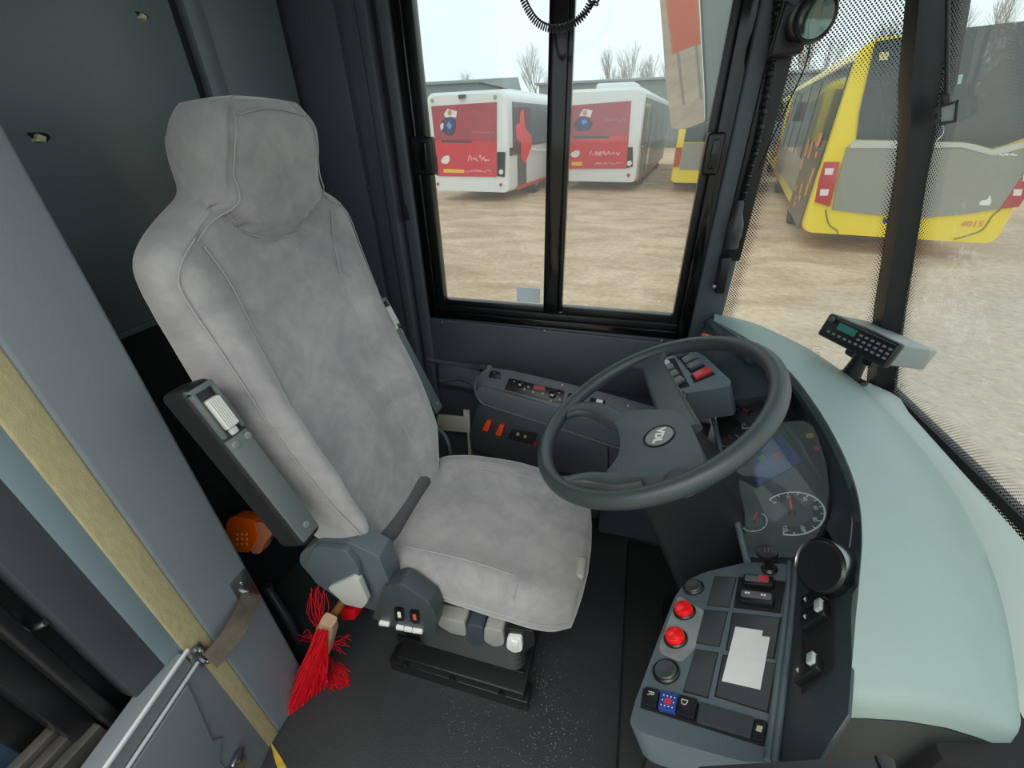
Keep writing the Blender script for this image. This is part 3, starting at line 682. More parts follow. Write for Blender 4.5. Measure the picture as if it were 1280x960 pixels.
# rows across the dash: E0 cowl inner edge, E1 cowl/cover joint, E2 crest, E3 cover outer edge, E4 ledge
E1 = [(892, 400, .865), (915, 412, .865), (945, 430, .868), (985, 462, .872), (1012, 495, .875), (1036, 532, .876), (1058, 575, .875), (1073, 620, .870), (1078, 670, .865), (1074, 730, .855), (1070, 770, .848), (1066, 820, .840), (1062, 862, .832)]
E3 = [(893, 393, .862), (950, 409, .845), (1000, 430, .83), (1040, 455, .82), (1080, 485, .81), (1115, 520, .80), (1150, 558, .795), (1182, 600, .79), (1212, 648, .785), (1238, 705, .78), (1256, 765, .775), (1268, 830, .772), (1276, 900, .768)]
NR = len(E1); G = []
for i in range(NR):
    a = at(E1[i][0], E1[i][1], z=E1[i][2]); c = at(E3[i][0], E3[i][1], z=E3[i][2]); row = [a-V((0, 0, .02))+(a-c).normalized()*-.0, a]
    for k in (.15, .35, .6, .8, .93): row.append(a*(1-k)+c*k+V((0, 0, .020*math.sin(math.pi*min(1, k*1.05))*min(1, (c-a).length/.12))))
    row += [c, c+(c-a).normalized()*.004-V((0, 0, .012)), c+(c-a).normalized()*.002-V((0, 0, .05))]
    G.append(row)
# close the near end by curving it down
def smoothrows(G, k):
    n = len(G[0]); cols = [spline([g[j] for g in G], k) for j in range(n)]
    return [[cols[j][i] for j in range(n)] for i in range(len(cols[0]))]
GS = smoothrows(G, 5)
last = GS[-1]; dirv = (GS[-1][4]-GS[-3][4]).normalized()
for t, dz in ((.006, -.002), (.011, -.007), (.014, -.015), (.015, -.034)): GS.append([p+dirv*t+V((0, 0, dz if j < 8 else max(dz, -.02))) for j, p in enumerate(last)])
b = MB(); b.sheet(GS, .0); b.build('dash_cover', M_dash, dash, sharp=50)
# ledge between cover and windscreen, and a second light shelf
G = []
for i in range(NR):
    c = at(E3[i][0], E3[i][1], z=E3[i][2])-V((0, 0, .035)); y = c.y
    x2 = post_x(.75)-.0 if y < PY else interp([(PY, post_x(.75)), (1.3, .30)], y)
    x2 = max(x2, c.x+.004)
    d = V((x2, y+.0, .758)); mid = (c+d)/2
    G.append([c-V((.03, 0, 0)), c, mid+V((0, 0, .012)), d, d-V((0, 0, .08))])
c = G[-1]; G.append([p+V((-.0, -.5, 0)) for p in c])
b = MB(); b.sheet(smoothrows(G, 3)); b.build('dash_ledge', mat('pale_ledge', '#a9b4b0', .4, bump=.1, bs=600), dash, sharp=40)
# dark cowl between cover and cluster
PI_ = Pl(at(932, 695, z=.685), (-.62, 0, 1))      # instrument glass
E0 = [(880, 405), (905, 425), (935, 448), (966, 470), (992, 500), (1012, 530), (1028, 565), (1038, 600), (1040, 635), (1030, 668), (1012, 700), (1000, 740), (992, 790)]
G = []
for i in range(NR):
    a = at(E1[i][0], E1[i][1], z=E1[i][2]); p = PI_.q(*E0[i])
    if i >= 10: p = at(*E0[i], z=.80-(i-10)*.02)
    if i <= 2: p = at(*E0[i], z=.84)
    m1 = a*.62+p*.38+V((0, 0, .004)); G.append([a-V((0, 0, .03)), a-V((0, 0, .004)), a*.9+p*.1+V((-.0, 0, -.001)), m1, p+V((0, 0, .012)), p-V((0, 0, .01))])
b = MB(); b.sheet(smoothrows(G[:10], 5)); b.build('cluster_cowl', M_brow, dash, sharp=60)
sm_l = [G[i][2]+V((0, 0, .0005)) for i in range(11)]
b = MB(); b.tube([G[i][3]*.8+G[i][2]*.2+V((0, 0, .003)) for i in range(0, 10)], .0009, 6, smooth=5); b.build('cowl_seam', mat('seam_grey', '#7f8c8c', .5), dash)
# cluster
cl_out = [(892, 512), (905, 492), (930, 478), (960, 470), (985, 486), (1005, 512), (1022, 545), (1034, 582), (1038, 615), (1034, 650), (1018, 680), (1000, 700), (933, 700)]
b = MB(); b.slab(PI_, cl_out, -.05, -.006, .002); clb = b.build('cluster_face', mat('cluster_black', '#23282a', .35, bump=.1, bs=500), dash)
b = MB(); b.slab(PI_, cl_out, .006, .009, .0005)
gm = glass('cluster_glass', '#f4f8f8', .015, '#ffffff', .04); b.build('cluster_lens', gm, dash)
b = MB(); b.tube([PI_.q(*p, .004) for p in ((935, 703), (926, 668), (916, 628), (905, 580), (896, 540), (890, 512), (898, 498), (915, 486))], .006, 10, smooth=4); b.build('cluster_edge', M_cons, dash)
def gauge(cx_, cy_, r, a0, a1, na, nr, nm='gauge', ticks=8, nums=()):
    o = PI_.q(cx_, cy_, -.005); ex = PI_.g*-1; ey = PI_.e  # ex: to the driver's right (-Y), ey: up the panel
    ex = V((0, -1, 0)); ey = ex.cross(PI_.n)*-1
    if ey.z < 0: ey = -ey
    g = MB(); g.lathe(o, PI_.n, [(r*.62, .0), (r*.62, .0012), (.0001, .0012)], 40); gd = g.build(nm, mat('dial_face', '#33393c', .4), dash)
    g = MB(); n = 40; outer = []; inner = []
    for i in range(n+1):
        a = math.radians(a0+(a1-a0)*i/n); d = ex*math.cos(a)+ey*math.sin(a); outer.append(o+d*r+PI_.n*.001); inner.append(o+d*r*.94+PI_.n*.001)
    for i in range(n): g.add([outer[i], outer[i+1], inner[i+1], inner[i]], [(0, 1, 2, 3)])
    for i in range(ticks+1):
        a = math.radians(a0+(a1-a0)*i/ticks); d = ex*math.cos(a)+ey*math.sin(a); t = PI_.n.cross(d)*r*.018
        g.add([o+d*r*.94+t+PI_.n*.0012, o+d*r*.94-t+PI_.n*.0012, o+d*r*.84-t+PI_.n*.0012, o+d*r*.84+t+PI_.n*.0012], [(0, 1, 2, 3)])
    for i, s_ in enumerate(nums):
        a = math.radians(a0+(a1-a0)*i/(len(nums)-1)); d = ex*math.cos(a)+ey*math.sin(a); g.text(s_, o+d*r*.74+PI_.n*.001, ex, ey, r*.19, .0003)
    g.build('gauge_scale', M_lum, gd)
    g = MB(); a = math.radians(na); d = ex*math.cos(a)+ey*math.sin(a); t = PI_.n.cross(d)*r*.04
    g.poly([o-d*r*.15+t+PI_.n*.002, o-d*r*.15-t+PI_.n*.002, o+d*r*nr-t*.5+PI_.n*.002, o+d*r*nr+t*.5+PI_.n*.002], [o-d*r*.15+t+PI_.n*.0035, o-d*r*.15-t+PI_.n*.0035, o+d*r*nr-t*.5+PI_.n*.0035, o+d*r*nr+t*.5+PI_.n*.0035]); g.build('needle', M_needle, gd)
    g = MB(); g.lathe(o, PI_.n, [(r*.13, .001), (r*.12, .005), (.0001, .0055)], 24); g.build('needle_cap', M_gloss, gd)
    return gd
# scale angles: 0 = towards passenger (-Y), 90 = up the panel
gauge(989, 639, .052, 215, -30, 170, .75, 'speedometer', 12, ('0', '20', '40', '60', '80', '100', '125'))
gauge(937, 515, .058, 215, -30, 205, .72, 'rev_counter', 10, ('0', '5', '10', '15', '20', '25'))
gauge(941, 650, .024, 130, -60, 150, .95, 'fuel_gauge', 4)
gauge(911, 549, .022, 130, -60, 170, .95, 'air_pressure_gauge', 4)
b = MB(); b.slab(PI_, [(935, 566), (975, 540), (1003, 575), (945, 607)], -.006, -.0035, .001); sc = b.build('display_screen', mat('navy_screen', '#2e3866', .2, emit=.12), dash)
b = MB()
b.slab(PI_, [(946, 570), (953, 566), (957, 573), (950, 577)], -.0035, -.003); b.build('screen_icon', mat('green_icon', '#3f8a58', .4), sc)
b = MB(); b.slab(PI_, [(966, 566), (973, 563), (977, 572), (970, 575)], -.0035, -.003); b.build('screen_icon', mat('brown_icon', '#8a5a4c', .4), sc)
for p, m in (((1012, 542), M_orprint), ((1022, 558), M_tail)):
    b = MB(); b.lathe(PI_.q(*p, -.006), PI_.n, [(.008, 0), (.008, .0012), (.0001, .0012)], 20); b.build('warning_light', m, dash)
for i, p in enumerate(((914, 592), (916, 602), (919, 611))):
    b = MB(); b.lathe(PI_.q(*p, -.006), PI_.n, [(.0032, 0), (.003, .004), (.0001, .0045)], 14); b.build('cluster_button', M_steel, dash)
# dash body below: faces towards driver and passenger
b = MB()
b.box(W0, (.40, .66), (.30, 1.2), (.05, .74), .01)
b.poly([V((.38, .34, .05)), V((.5, .34, .05)), V((.5, .62, .05)), V((.38, .62, .05))], [V((.36, .34, .66)), V((.5, .34, .70)), V((.5, .62, .70)), V((.36, .62, .68))], .01)
b.box(W0, (.34, .48), (.62, 1.22), (.45, .66), .02)
b.build('dash_body', M_blackm, dash)
# near end face below the cover (dark)
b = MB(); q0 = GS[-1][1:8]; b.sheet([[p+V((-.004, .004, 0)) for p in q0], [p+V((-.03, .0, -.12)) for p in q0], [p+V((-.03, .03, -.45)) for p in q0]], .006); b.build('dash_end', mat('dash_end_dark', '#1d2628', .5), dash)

# ---- right switch console (tilted to the driver)
KP = at(905, 830, z=.70); PK = Pl(KP, (-.5, .28, 1))
con = thing('switch_console', KP-V((0, 0, .3)), 'grey console with two red push buttons, rocker switches and gear selector', 'control panel')
k_out = [(786, 905), (793, 878), (822, 800), (842, 748), (856, 727), (880, 715), (930, 703), (965, 691), (988, 688), (999, 697), (997, 730), (985, 830), (972, 953), (930, 953), (860, 934), (800, 916)]
b = MB(); b.slab(PK, rrect(k_out, 7, 4), -.05, 0, .006, 4)
body = b.build('console_top', M_cons, con, sharp=50)
b = MB(); b.poly([PK.q(*p)-PK.n*.045+V((.012, 0, 0)) for p in k_out], [PK.q(*p)-V((0, 0, .40))+V((.05, .03, 0)) for p in k_out]); b.build('console_body', M_black, con)
# raised rim between top and side face
b = MB(); b.tube([PK.q(*p, .001) for p in ((988, 695), (983, 760), (972, 850), (960, 952))], .004, 10, smooth=4); b.tube([PK.q(*p, .001) for p in ((996, 697), (991, 760), (981, 850), (969, 952))], .004, 10, smooth=4); b.build('console_rim', M_cons, con)
def plate(pts, m=M_plate, h=.002, nm='blank_plate', par=con, r=1.5):
    b = MB(); c = (sum(p[0] for p in pts)/len(pts), sum(p[1] for p in pts)/len(pts))
    big = [(c[0]+(p[0]-c[0])*1.06, c[1]+(p[1]-c[1])*1.05) for p in pts]
    b.slab(PK, big, -.004, .0006, .0004); fr_ = b.build(nm+'_recess', M_blackm, par)
    b = MB(); b.slab(PK, rrect(pts, r, 2), -.002, h, .0007); return b.build(nm, m, fr_)
plate([(894, 721), (920, 723), (911, 759), (885, 756)])
plate([(881, 763), (909, 766), (899, 808), (871, 803)])
plate([(870, 813), (897, 817), (885, 872), (855, 864)])
plate([(917, 767), (975, 773), (967, 823), (909, 812)])
plate([(905, 820), (970, 831), (959, 890), (895, 870)])
# white worn sticker (its printed code is left out)
b = MB(); b.slab(PK, [(920, 785), (954, 790), (953, 797), (963, 798), (951, 864), (903, 853)], .0022, .0026); k = b.build('paper_sticker', mat('sticker_paper', '#d5dada', .7, var=.04, vs=60), con); k['label'] = 'white paper sticker'
# rocker switches in their recess
b = MB(); b.slab(PK, [(923, 721), (982, 727), (976, 767), (917, 760)], -.006, .0012, .001); rec = b.build('rocker_recess', M_blackm, con)
def rocker(pts, top, m, par, pl=PK, h=.010, nm='rocker_switch'):
    b = MB(); b.slab(pl, rrect(pts, 2.5, 3), -.002, h, .0025, 3); return b.build(nm, m, par)
r1 = rocker([(932, 723), (969, 727), (968, 739), (930, 735)], 0, M_black, rec)
b = MB(); b.slab(PK, rrect([(934, 724.5), (964, 728), (963, 735), (933, 732)], 2), .0095, .0108, .0005); b.build('rocker_face', mat('face_grey', '#5a6163', .35), r1)
b = MB(); b.slab(PK, [(951, 726), (963, 727.4), (962, 734.6), (950, 733.2)], .0108, .0112); b.build('rocker_lamp', M_redrock, r1)
r2 = rocker([(927, 742), (970, 748), (968, 762), (925, 756)], 0, M_black, rec)
b = MB(); b.slab(PK, rrect([(929, 743.5), (967, 748.8), (966, 757), (928, 752)], 2), .0095, .0108, .0005); rf = b.build('rocker_face', MATS['face_grey'], r2)
ex = (PK.q(967, 749)-PK.q(929, 743.5)); ey = -(PK.q(928, 752)-PK.q(929, 743.5))
for (x, y) in ((937, 748), (957, 751)):
    b = MB(); o_ = PK.q(x, y, .0109); e_ = ex.normalized(); g_ = ey.normalized()
    for dx in (-.004, .0): b.add([o_+e_*(dx+u)+g_*v for u, v in ((0, -.002), (.003, -.002), (.003, .002), (0, .002))], [(0, 1, 2, 3)])
    b.build('rocker_symbol', M_white, r2)
# round buttons
def rbtn(px, py, m, r, dome, lab=None):
    c = PK.q(px, py); b = MB(); b.lathe(c, PK.n, [(r*1.25, -.002), (r*1.25, .003), (r*1.12, .005), (r*1.04, .003), (r*1.04, .0005)], 36, cap=False); h = b.build('button_ring', M_black, con)
    b = MB()
    if dome: b.lathe(c, PK.n, [(r, 0), (r, .008), (r*.9, .0115), (r*.6, .0125), (.0001, .013)], 36)
    else: b.lathe(c, PK.n, [(r, 0), (r, .005), (r*.92, .0065), (r*.55, .006), (r*.3, .0045), (.0001, .0045)], 36)
    k = b.build('push_button', m, h)
    if lab: k['label'] = lab
rbtn(867, 735, mat('button_grey', '#3c4144', .35), .0145, False)
rbtn(856, 765, M_red, .0145, True, 'red push button'); rbtn(845, 799, M_red, .0148, True, 'red push button')
rbtn(833, 840, MATS['button_grey'], .0158, False)
b = MB(); b.slab(PK, rrect([(848, 745), (881, 764), (868, 812), (852, 828), (826, 818), (824, 808), (838, 770)], 5), .0, .0006); b.build('worn_patch', mat('worn_bare', '#7f8789', .35, var=.25, vs=30), con)
# gear selector R N D
gsel = MB(); gsel.slab(PK, [(804, 860), (960, 905), (955, 934), (800, 885)], -.01, .001, .001); gs = gsel.build('selector_recess', M_blackm, con)
def key(pts, m, h=.007, nm='selector_key'):
    b = MB(); b.slab(PK, rrect(pts, 2, 3), -.002, h, .0018, 3); return b.build(nm, m, gs)
kx = (PK.q(950, 905)-PK.q(810, 867)).normalized(); kyv = PK.n.cross(kx).normalized()
k1 = key([(809, 863), (826, 867), (822, 889), (805, 884)], M_black); k2 = key([(828, 867.5), (849, 873), (845, 895), (824, 889.5)], M_blue); k3 = key([(851, 873), (874, 879), (869, 903), (847, 896)], M_black)
b = MB(); b.text('R', PK.q(815.5, 872, .0072), -kyv, kx, .0125, .0004); b.build('key_letter', M_cream, k1)
b = MB(); b.text('D', PK.q(857, 883, .0072), -kyv, kx, .0125, .0004); b.build('key_letter', M_cream, k3)
b = MB(); c = PK.q(837, 882, .0072); b.lathe(c, PK.n, [(.0052, 0), (.005, .0006), (.0001, .0006)], 8); b.build('key_mark', M_redrock, k2)
b = MB()
for i in range(12):
    u = -.0075+.015*(i % 4)/3; v = (-.007, 0, .007)[i//4]
    if abs(u) < .006 and v == 0: continue
    b.box(Fr(c+kx*u+kyv*v, kx, PK.n), (-.0007, .0007), (-.0007, .0007), (0, .0004))
b.build('key_dots', M_white, k2)
k4 = key([(876, 880), (944, 900), (939, 925), (872, 905)], M_plate, .004, 'selector_cover')
k5 = key([(946, 901), (960, 905), (955, 930), (941, 926)], M_black, .004, 'selector_cover')
b = MB(); b.slab(PK, [(948, 910), (955, 912), (953, 919), (946, 917)], .0042, .0046); b.build('key_mark', M_cream, k5)
# pull knob
kb = thing('pull_knob', PK.q(962, 712), 'black mushroom-shaped pull knob at the top of the grey console', 'knob')
b = MB(); c = PK.q(962, 713); up = (PK.n+V((0, 0, .4))).normalized()
b.lathe(c, up, [(.012, 0), (.0125, .004), (.009, .008)], 24); b.build('knob_collar', M_black, kb)
b = MB(); b.lathe(c, up, [(.007, .004), (.0075, .018), (.010, .026), (.0155, .032), (.0165, .036), (.016, .040), (.010, .0415), (.0001, .042)], 32); k = b.build('knob_head', M_black, kb)
b = MB()
for s in (-.0025, .0025): b.box(Fr(c+up*.0421, kx, up), (s-.0006, s+.0006), (-.005, .005), (0, .0004))
b.build('knob_mark', MATS['face_grey'], k)

# ---- side face between console and dash cover with vent and rockers
fA = [PK.q(997, 700), PK.q(990, 780), PK.q(982, 860), PK.q(972, 952)]
E1w = [at(x, y, z=z)-V((0, 0, .012)) for x, y, z in ((1072, 690, .862), (1071, 770, .848), (1064, 850, .835), (1050, 955, .80))]
nn_ = (fA[2]-fA[0]).cross(E1w[1]-fA[0]).normalized()
if nn_.x > 0: nn_ = -nn_
PS_ = Pl((fA[1]+E1w[1])/2, nn_)
b = MB(); b.slab(PS_, [(994, 722), (1040, 714), (1074, 712), (1069, 770), (1060, 893), (1000, 985), (962, 985), (975, 860), (986, 760)], -.004, 0, .001); side = b.build('side_fascia', M_brow, dash)
# round vent
vt = thing('air_vent', PS_.q(1032, 705), 'round chrome-ringed air vent at the right of the cluster', 'air vent')
va = V((-.88, -.22, .42)).normalized(); c = PS_.q(1050, 716, .0)+va*.022
b = MB(); b.lathe(c, va, [(.037, -.03), (.0385, .0), (.038, .012), (.037, .015), (.0355, .013)], 48, cap=False); b.build('vent_ring', mat('satin_chrome', '#8d9092', .25, 1), vt)
b = MB(); b.lathe(c, va, [(.0358, -.02), (.0358, .013), (.032, .0165), (.02, .0155), (.0001, .0145)], 48); b.build('vent_disc', M_black, vt)
# rockers
for (y0, lab) in ((735, 0), (757, 1), (825, 2)):
    x0 = 1008 if y0 < 800 else 1000
    b = MB(); pts = [(x0, y0+8+18), (x0+30, y0-4), (x0+34, y0+18), (x0+2, y0+46)] if False else [(x0, y0+16), (x0+22, y0-2), (x0+34, y0+2), (x0+33, y0+24), (x0+3, y0+44)]
    b.slab(PS_, rrect([(x0+1, y0+17), (x0+31, y0+0), (x0+31, y0+17), (x0+1, y0+36)], 2.5, 3), 0, .010, .002); rk = b.build('dash_rocker', M_black, dash)
    b = MB(); b.slab(PS_, rrect([(x0+22, y0+3), (x0+30, y0-1), (x0+30, y0+12), (x0+22, y0+16)], 1.5), .008, .014, .001); k = b.build('rocker_tip', mat('tip_silver', '#b4bcbd', .35), rk)
    b = MB(); b.slab(PS_, [(x0+5, y0+20), (x0+8, y0+18), (x0+8, y0+24)], .0101, .0106); b.build('rocker_symbol', M_white, rk)
b = MB(); b.slab(PS_, [(1003, 750), (1043, 724), (1043, 838), (1002, 868)], 0, .0012, .0005); b.build('rocker_bezel', M_blackm, dash)
# black tray edge at the bottom of the view
b = MB(); PT = Pl((0, 0, .86), (0, 0, 1)); b.slab(PT, rrect([(872, 958), (1094, 945), (1106, 947), (1124, 1010), (860, 1010)], 5), -.025, 0, .003); b.slab(PT, rrect([(1093, 944), (1103, 943), (1116, 950), (1134, 1010), (1122, 1010)], 2), -.025, .002, .001); o = b.build('document_tray', M_black); tag(o, 'black tray edge at the very bottom beside the console', 'tray')

# ---- left switch pod
PL_ = Pl(at(868, 465, z=.80), (-.38, -.10, 1))
pod = thing('switch_pod', PL_.q(868, 470)-V((0, 0, .1)), 'left dash pod with grey rocker switches and one red rocker', 'control panel')
b = MB(); b.slab(PL_, rrect([(818, 462), (826, 448), (848, 438), (872, 440), (882, 446), (914, 476), (911, 483), (842, 494), (826, 480)], 2), -.09, 0, .003, 3); pb = b.build('pod_body', M_cons, pod)
b = MB(); b.slab(PL_, [(826, 453), (843, 447), (862, 483), (845, 487)], 0, .001); b.slab(PL_, [(846, 445), (868, 441), (882, 458), (864, 467)], 0, .001); b.slab(PL_, [(863, 470), (884, 460), (895, 468), (868, 479)], 0, .001); b.build('pod_recess', M_blackm, pod)
for pts, m, lb in (([(825, 457), (835, 452), (839, 456), (829, 461)], MATS['tip_silver'], 0), ([(827, 463), (841, 457), (844, 462), (830, 468)], 0, 0), ([(832, 471), (845, 464), (850, 469), (836, 477)], 0, 0), ([(836, 480), (851, 472), (857, 477), (842, 485)], 0, 0),
                   ([(844, 443), (860, 439), (862, 443), (846, 448)], 0, 0), ([(852, 451), (868, 443), (873, 448), (857, 457)], 0, 0), ([(858, 459), (875, 451), (880, 456), (863, 464)], 0, 0), ([(866, 470), (885, 461), (890, 466), (870, 476)], M_redrock, 1)):
    b = MB(); b.slab(PL_, rrect(pts, 1.5, 3), 0, .009, .002, 3); k = b.build('pod_rocker', m or mat('rocker_grey', '#555b5d', .4), pod)
    if lb: k['label'] = 'red rocker switch'
# vents left of the cowl
for px, py, z, r, lab, chrome in ((913, 447, .80, .036, 'black louvred round vent left of the cluster behind the wheel', 1), (893, 415, .84, .026, 'small recessed round vent beside the corner pillar', 0)):
    v = thing('air_vent', at(px, py, z=z), lab, 'air vent'); ax = V((-.75, -.25, .65)).normalized(); c = at(px, py, z=z)
    b = MB(); b.lathe(c, ax, [(r, -.02), (r, .004), (r*.93, .006), (r*.88, .002)], 40, cap=False); b.build('vent_ring', M_chrome if chrome else M_black, v)
    b = MB(); b.lathe(c, ax, [(r*.9, -.02), (r*.88, .002), (r*.4, -.002), (.0001, -.002)], 36); b.build('vent_disc', M_blackm, v)
# fascia behind those vents
b = MB(); q = [at(868, 430, z=.82), at(885, 403, z=.85), at(940, 432, z=.85), at(985, 470, z=.86), at(966, 492, z=.78), at(915, 500, z=.75), at(880, 470, z=.76)]
b.poly([p+V((.03, .01, -.03)) for p in q], q, .003); b.build('left_fascia', M_brow, dash)
# loose key with orange tag on the small vent
b = MB(); c = at(886, 420, z=.862); b.box(Fr(c, (1, -.2, 0)), (-.018, 0), (-.006, .006), (-.003, .003), .002); b.box(Fr(c, (1, -.2, 0)), (0, .018), (-.003, .003), (-.002, .002), .001)
tag(b.build('ignition_key', [M_orange]), 'small orange key tag near the corner pillar on the dash', 'key')

# ---- radio on its mount
rad = thing('radio_unit', at(1075, 480, z=.80), 'grey two-way radio with teal display on a swivel mount', 'radio')
A_ = at(1038.6, 391.6, z=.95); B_ = at(1125.3, 430.3, z=.95); G_ = at(1162.8, 433.8, z=.91)
w_ = B_-A_; d_ = (G_-B_); d_ = d_-w_*(d_.dot(w_)/w_.dot(w_))*.55; u_ = w_.cross(d_).normalized()
if u_.z < 0: u_ = -u_
ww = w_.normalized(); hgt = .050
cor = lambda a, dd, h: A_+w_*a+d_*dd+u_*h
b = MB(); b.poly([cor(.0, .1, -hgt), cor(1, .1, -hgt), cor(1, 1, -hgt), cor(0, 1, -hgt)], [cor(0, .1, 0), cor(1, .1, 0), cor(1, 1, 0), cor(0, 1, 0)], .005, 3); b.build('radio_case', mat('case_grey', '#8b9193', .4, bump=.1, bs=400), rad)
b = MB(); b.poly([cor(-.02, 0, -hgt-.006), cor(1.01, 0, -hgt-.006), cor(1.01, .14, -hgt-.006), cor(-.02, .14, -hgt-.006)], [cor(-.02, 0, .001), cor(1.01, 0, .001), cor(1.01, .14, .001), cor(-.02, .14, .001)], .006, 3); fp = b.build('radio_front', M_black, rad)
fn = -d_.normalized(); ff = lambda a, h, o=0: A_+w_*a-u_*h+fn*o
def fq(a0, a1, h0, h1, o0, o1): 
    P = [(a0, h0), (a1, h0), (a1, h1), (a0, h1)]; return [ff(a, h, o0) for a, h in P], [ff(a, h, o1) for a, h in P]
b = MB(); b.poly(*fq(.20, .47, .010, .026, -.001, .001)); k = b.build('radio_display', mat('teal_lcd', '#3a7a74', .25, emit=.05), fp); k['label'] = 'teal display'
b = MB(); b.poly(*fq(.03, .97, .004, .0055, -.001, .0015)); b.build('front_trim', MATS['face_grey'], fp)
b = MB(); b.lathe(ff(.08, .011), fn, [(.006, 0), (.0055, .009), (.0001, .0095)], 18); b.build('volume_knob', MATS['face_grey'], fp)
for r_ in range(4):
    for c_ in range(6):
        if r_ == 3 and c_ > 4: continue
        a = .52+.08*c_ if r_ < 3 else .10+.085*c_; h = .014+.0105*r_ if r_ < 3 else .036
        b = MB(); b.poly(*fq(a, a+.045, h, h+.005, -.001, .0015), .0006, 1); b.build('keypad_button', mat('key_grey', '#7b8487', .4), fp)
b = MB(); mc = cor(.45, .55, -hgt-.004); b.lathe(mc, -u_, [(.026, -.002), (.026, .006), (.018, .010), (.016, .03)], 28); b.cyl(mc-u_*.02, V((mc.x-.01, mc.y+.0, .80)), .015, .022, 20); b.lathe(mc-u_*.016, ww, [(.012, -.035), (.014, 0), (.012, .035)], 20); b.build('swivel_mount', M_black, rad)
b = MB(); b.box(Fr((mc.x-.01, mc.y, .805), ww), (-.035, .035), (-.02, .02), (-.012, .0), .003); b.build('mount_foot', M_black, rad)

# ---- side console under the window with climate panel
PC_ = Pl(at(680, 490, z=.62), (-.1, -1.2, 1))
sc_ = thing('side_console', (-.15, 1.2, 0), 'grey side console under the window with climate controls', 'control panel')
top = [(596, 478), (600, 466), (611, 459), (640, 463), (700, 477), (760, 492), (830, 512), (836, 540), (780, 532), (700, 511), (640, 496), (598, 486)]
b = MB(); b.slab(PC_, rrect(top, 4, 4), -.10, 0, .006, 4); ctop = b.build('console_top', M_ac, sc_, sharp=50)
PD_ = Pl(PC_.q(680, 507)-V((0, 0, .0)), (-.05, -1, .12))
b = MB(); b.slab(PD_, rrect([(597, 484), (640, 494), (700, 510), (780, 532), (835, 545), (835, 575), (780, 560), (700, 534), (640, 516), (603, 502), (596, 494)], 4, 4), -.10, .002, .005, 3); b.build('console_band', M_ac, sc_, sharp=50)
b = MB(); b.tube([PD_.q(*p, .003) for p in ((597, 470), (594, 484), (600, 500), (612, 507), (650, 519), (700, 535), (760, 555), (780, 561))], .0045, 10, smooth=5); b.build('console_lip', M_ac, sc_)
PE_ = Pl(PD_.q(640, 520)+V((0, .03, 0)), (-.05, -1, .25))
b = MB(); b.slab(PE_, rrect([(597, 505), (640, 518), (700, 536), (760, 556), (760, 600), (640, 580), (590, 560), (586, 545)], 4, 4), -.05, 0, .004, 3); low = b.build('lower_panel', mat('lower_dark', '#33383d', .45, bump=.2, bs=700), sc_)
b = MB(); b.box(W0, (-.42, .30), (1.16, 1.29), (.05, .56), .01); b.box(W0, (.0, .36), (1.10, 1.29), (.05, .50), .01); b.build('console_body', M_charc, sc_)
# climate unit
b = MB(); b.slab(PC_, rrect([(637, 473), (706, 489), (702, 505), (631, 487)], 1.5, 3), 0, .005, .0015); cu = b.build('climate_unit', M_black, sc_)
for p in ((651, 480.5), (691, 493.5)):
    b = MB(); b.lathe(PC_.q(*p, .005), PC_.n, [(.013, 0), (.012, .004), (.009, .006), (.009, .016), (.0001, .017)], 24); b.build('climate_knob', M_gloss, cu)
for p in ((643, 476.5), (699, 491)):
    b = MB(); b.lathe(PC_.q(*p, .005), PC_.n, [(.007, 0), (.006, .006), (.0001, .007)], 18); b.build('climate_button', M_gloss, cu)
for p in ((656, 487), (661, 484), (667, 490), (679, 492), (689, 501), (700, 500)):
    b = MB(); b.lathe(PC_.q(*p, .005), PC_.n, [(.0035, 0), (.003, .002), (.0001, .0022)], 14); b.build('climate_button', M_lever, cu)
b = MB(); b.slab(PC_, [(668, 481), (682, 484), (681, 489), (667, 486)], .005, .0056); b.build('climate_readout', mat('dim_red_led', '#7a2026', .4, emit=.1), cu)
b = MB(); b.slab(PC_, rrect([(614, 464), (626, 466), (626, 474), (611, 472)], 1), 0, .006, .001); jj = b.build('socket_switch', M_black, sc_)
b = MB(); b.lathe(PC_.q(619, 466, .005), PC_.n, [(.006, 0), (.0055, .006), (.0001, .007)], 16); b.build('socket_knob', M_black, jj)
b = MB(); b.slab(PC_, rrect([(711, 491), (728, 494), (725, 508), (708, 504)], 1), 0, .005, .001); b.build('dimmer_switch', M_black, sc_)
b = MB(); b.slab(PC_, rrect([(738, 497), (757, 501), (755, 515), (736, 511)], 1), 0, .004, .001); gq = b.build('lamp_block', M_blackm, sc_)
for pts, m in (([(746, 499), (754, 500.5), (753, 504.5), (745, 503)], M_white), ([(745, 505), (753, 506.5), (752, 510), (744, 508.5)], M_white), ([(738, 508), (744, 509), (743, 513), (737, 512)], mat('green_lamp', '#3c9a6a', .4))):
    b = MB(); b.slab(PC_, pts, .004, .006, .0005); b.build('lamp_key', m, gq)
for p in ((608, 463), (601.5, 489), (703, 481), (785, 507)):
    b = MB(); b.lathe(PC_.q(*p, .0), PC_.n, [(.003, 0), (.0028, .0015), (.0001, .002)], 12); b.build('console_screw', M_steel, sc_)
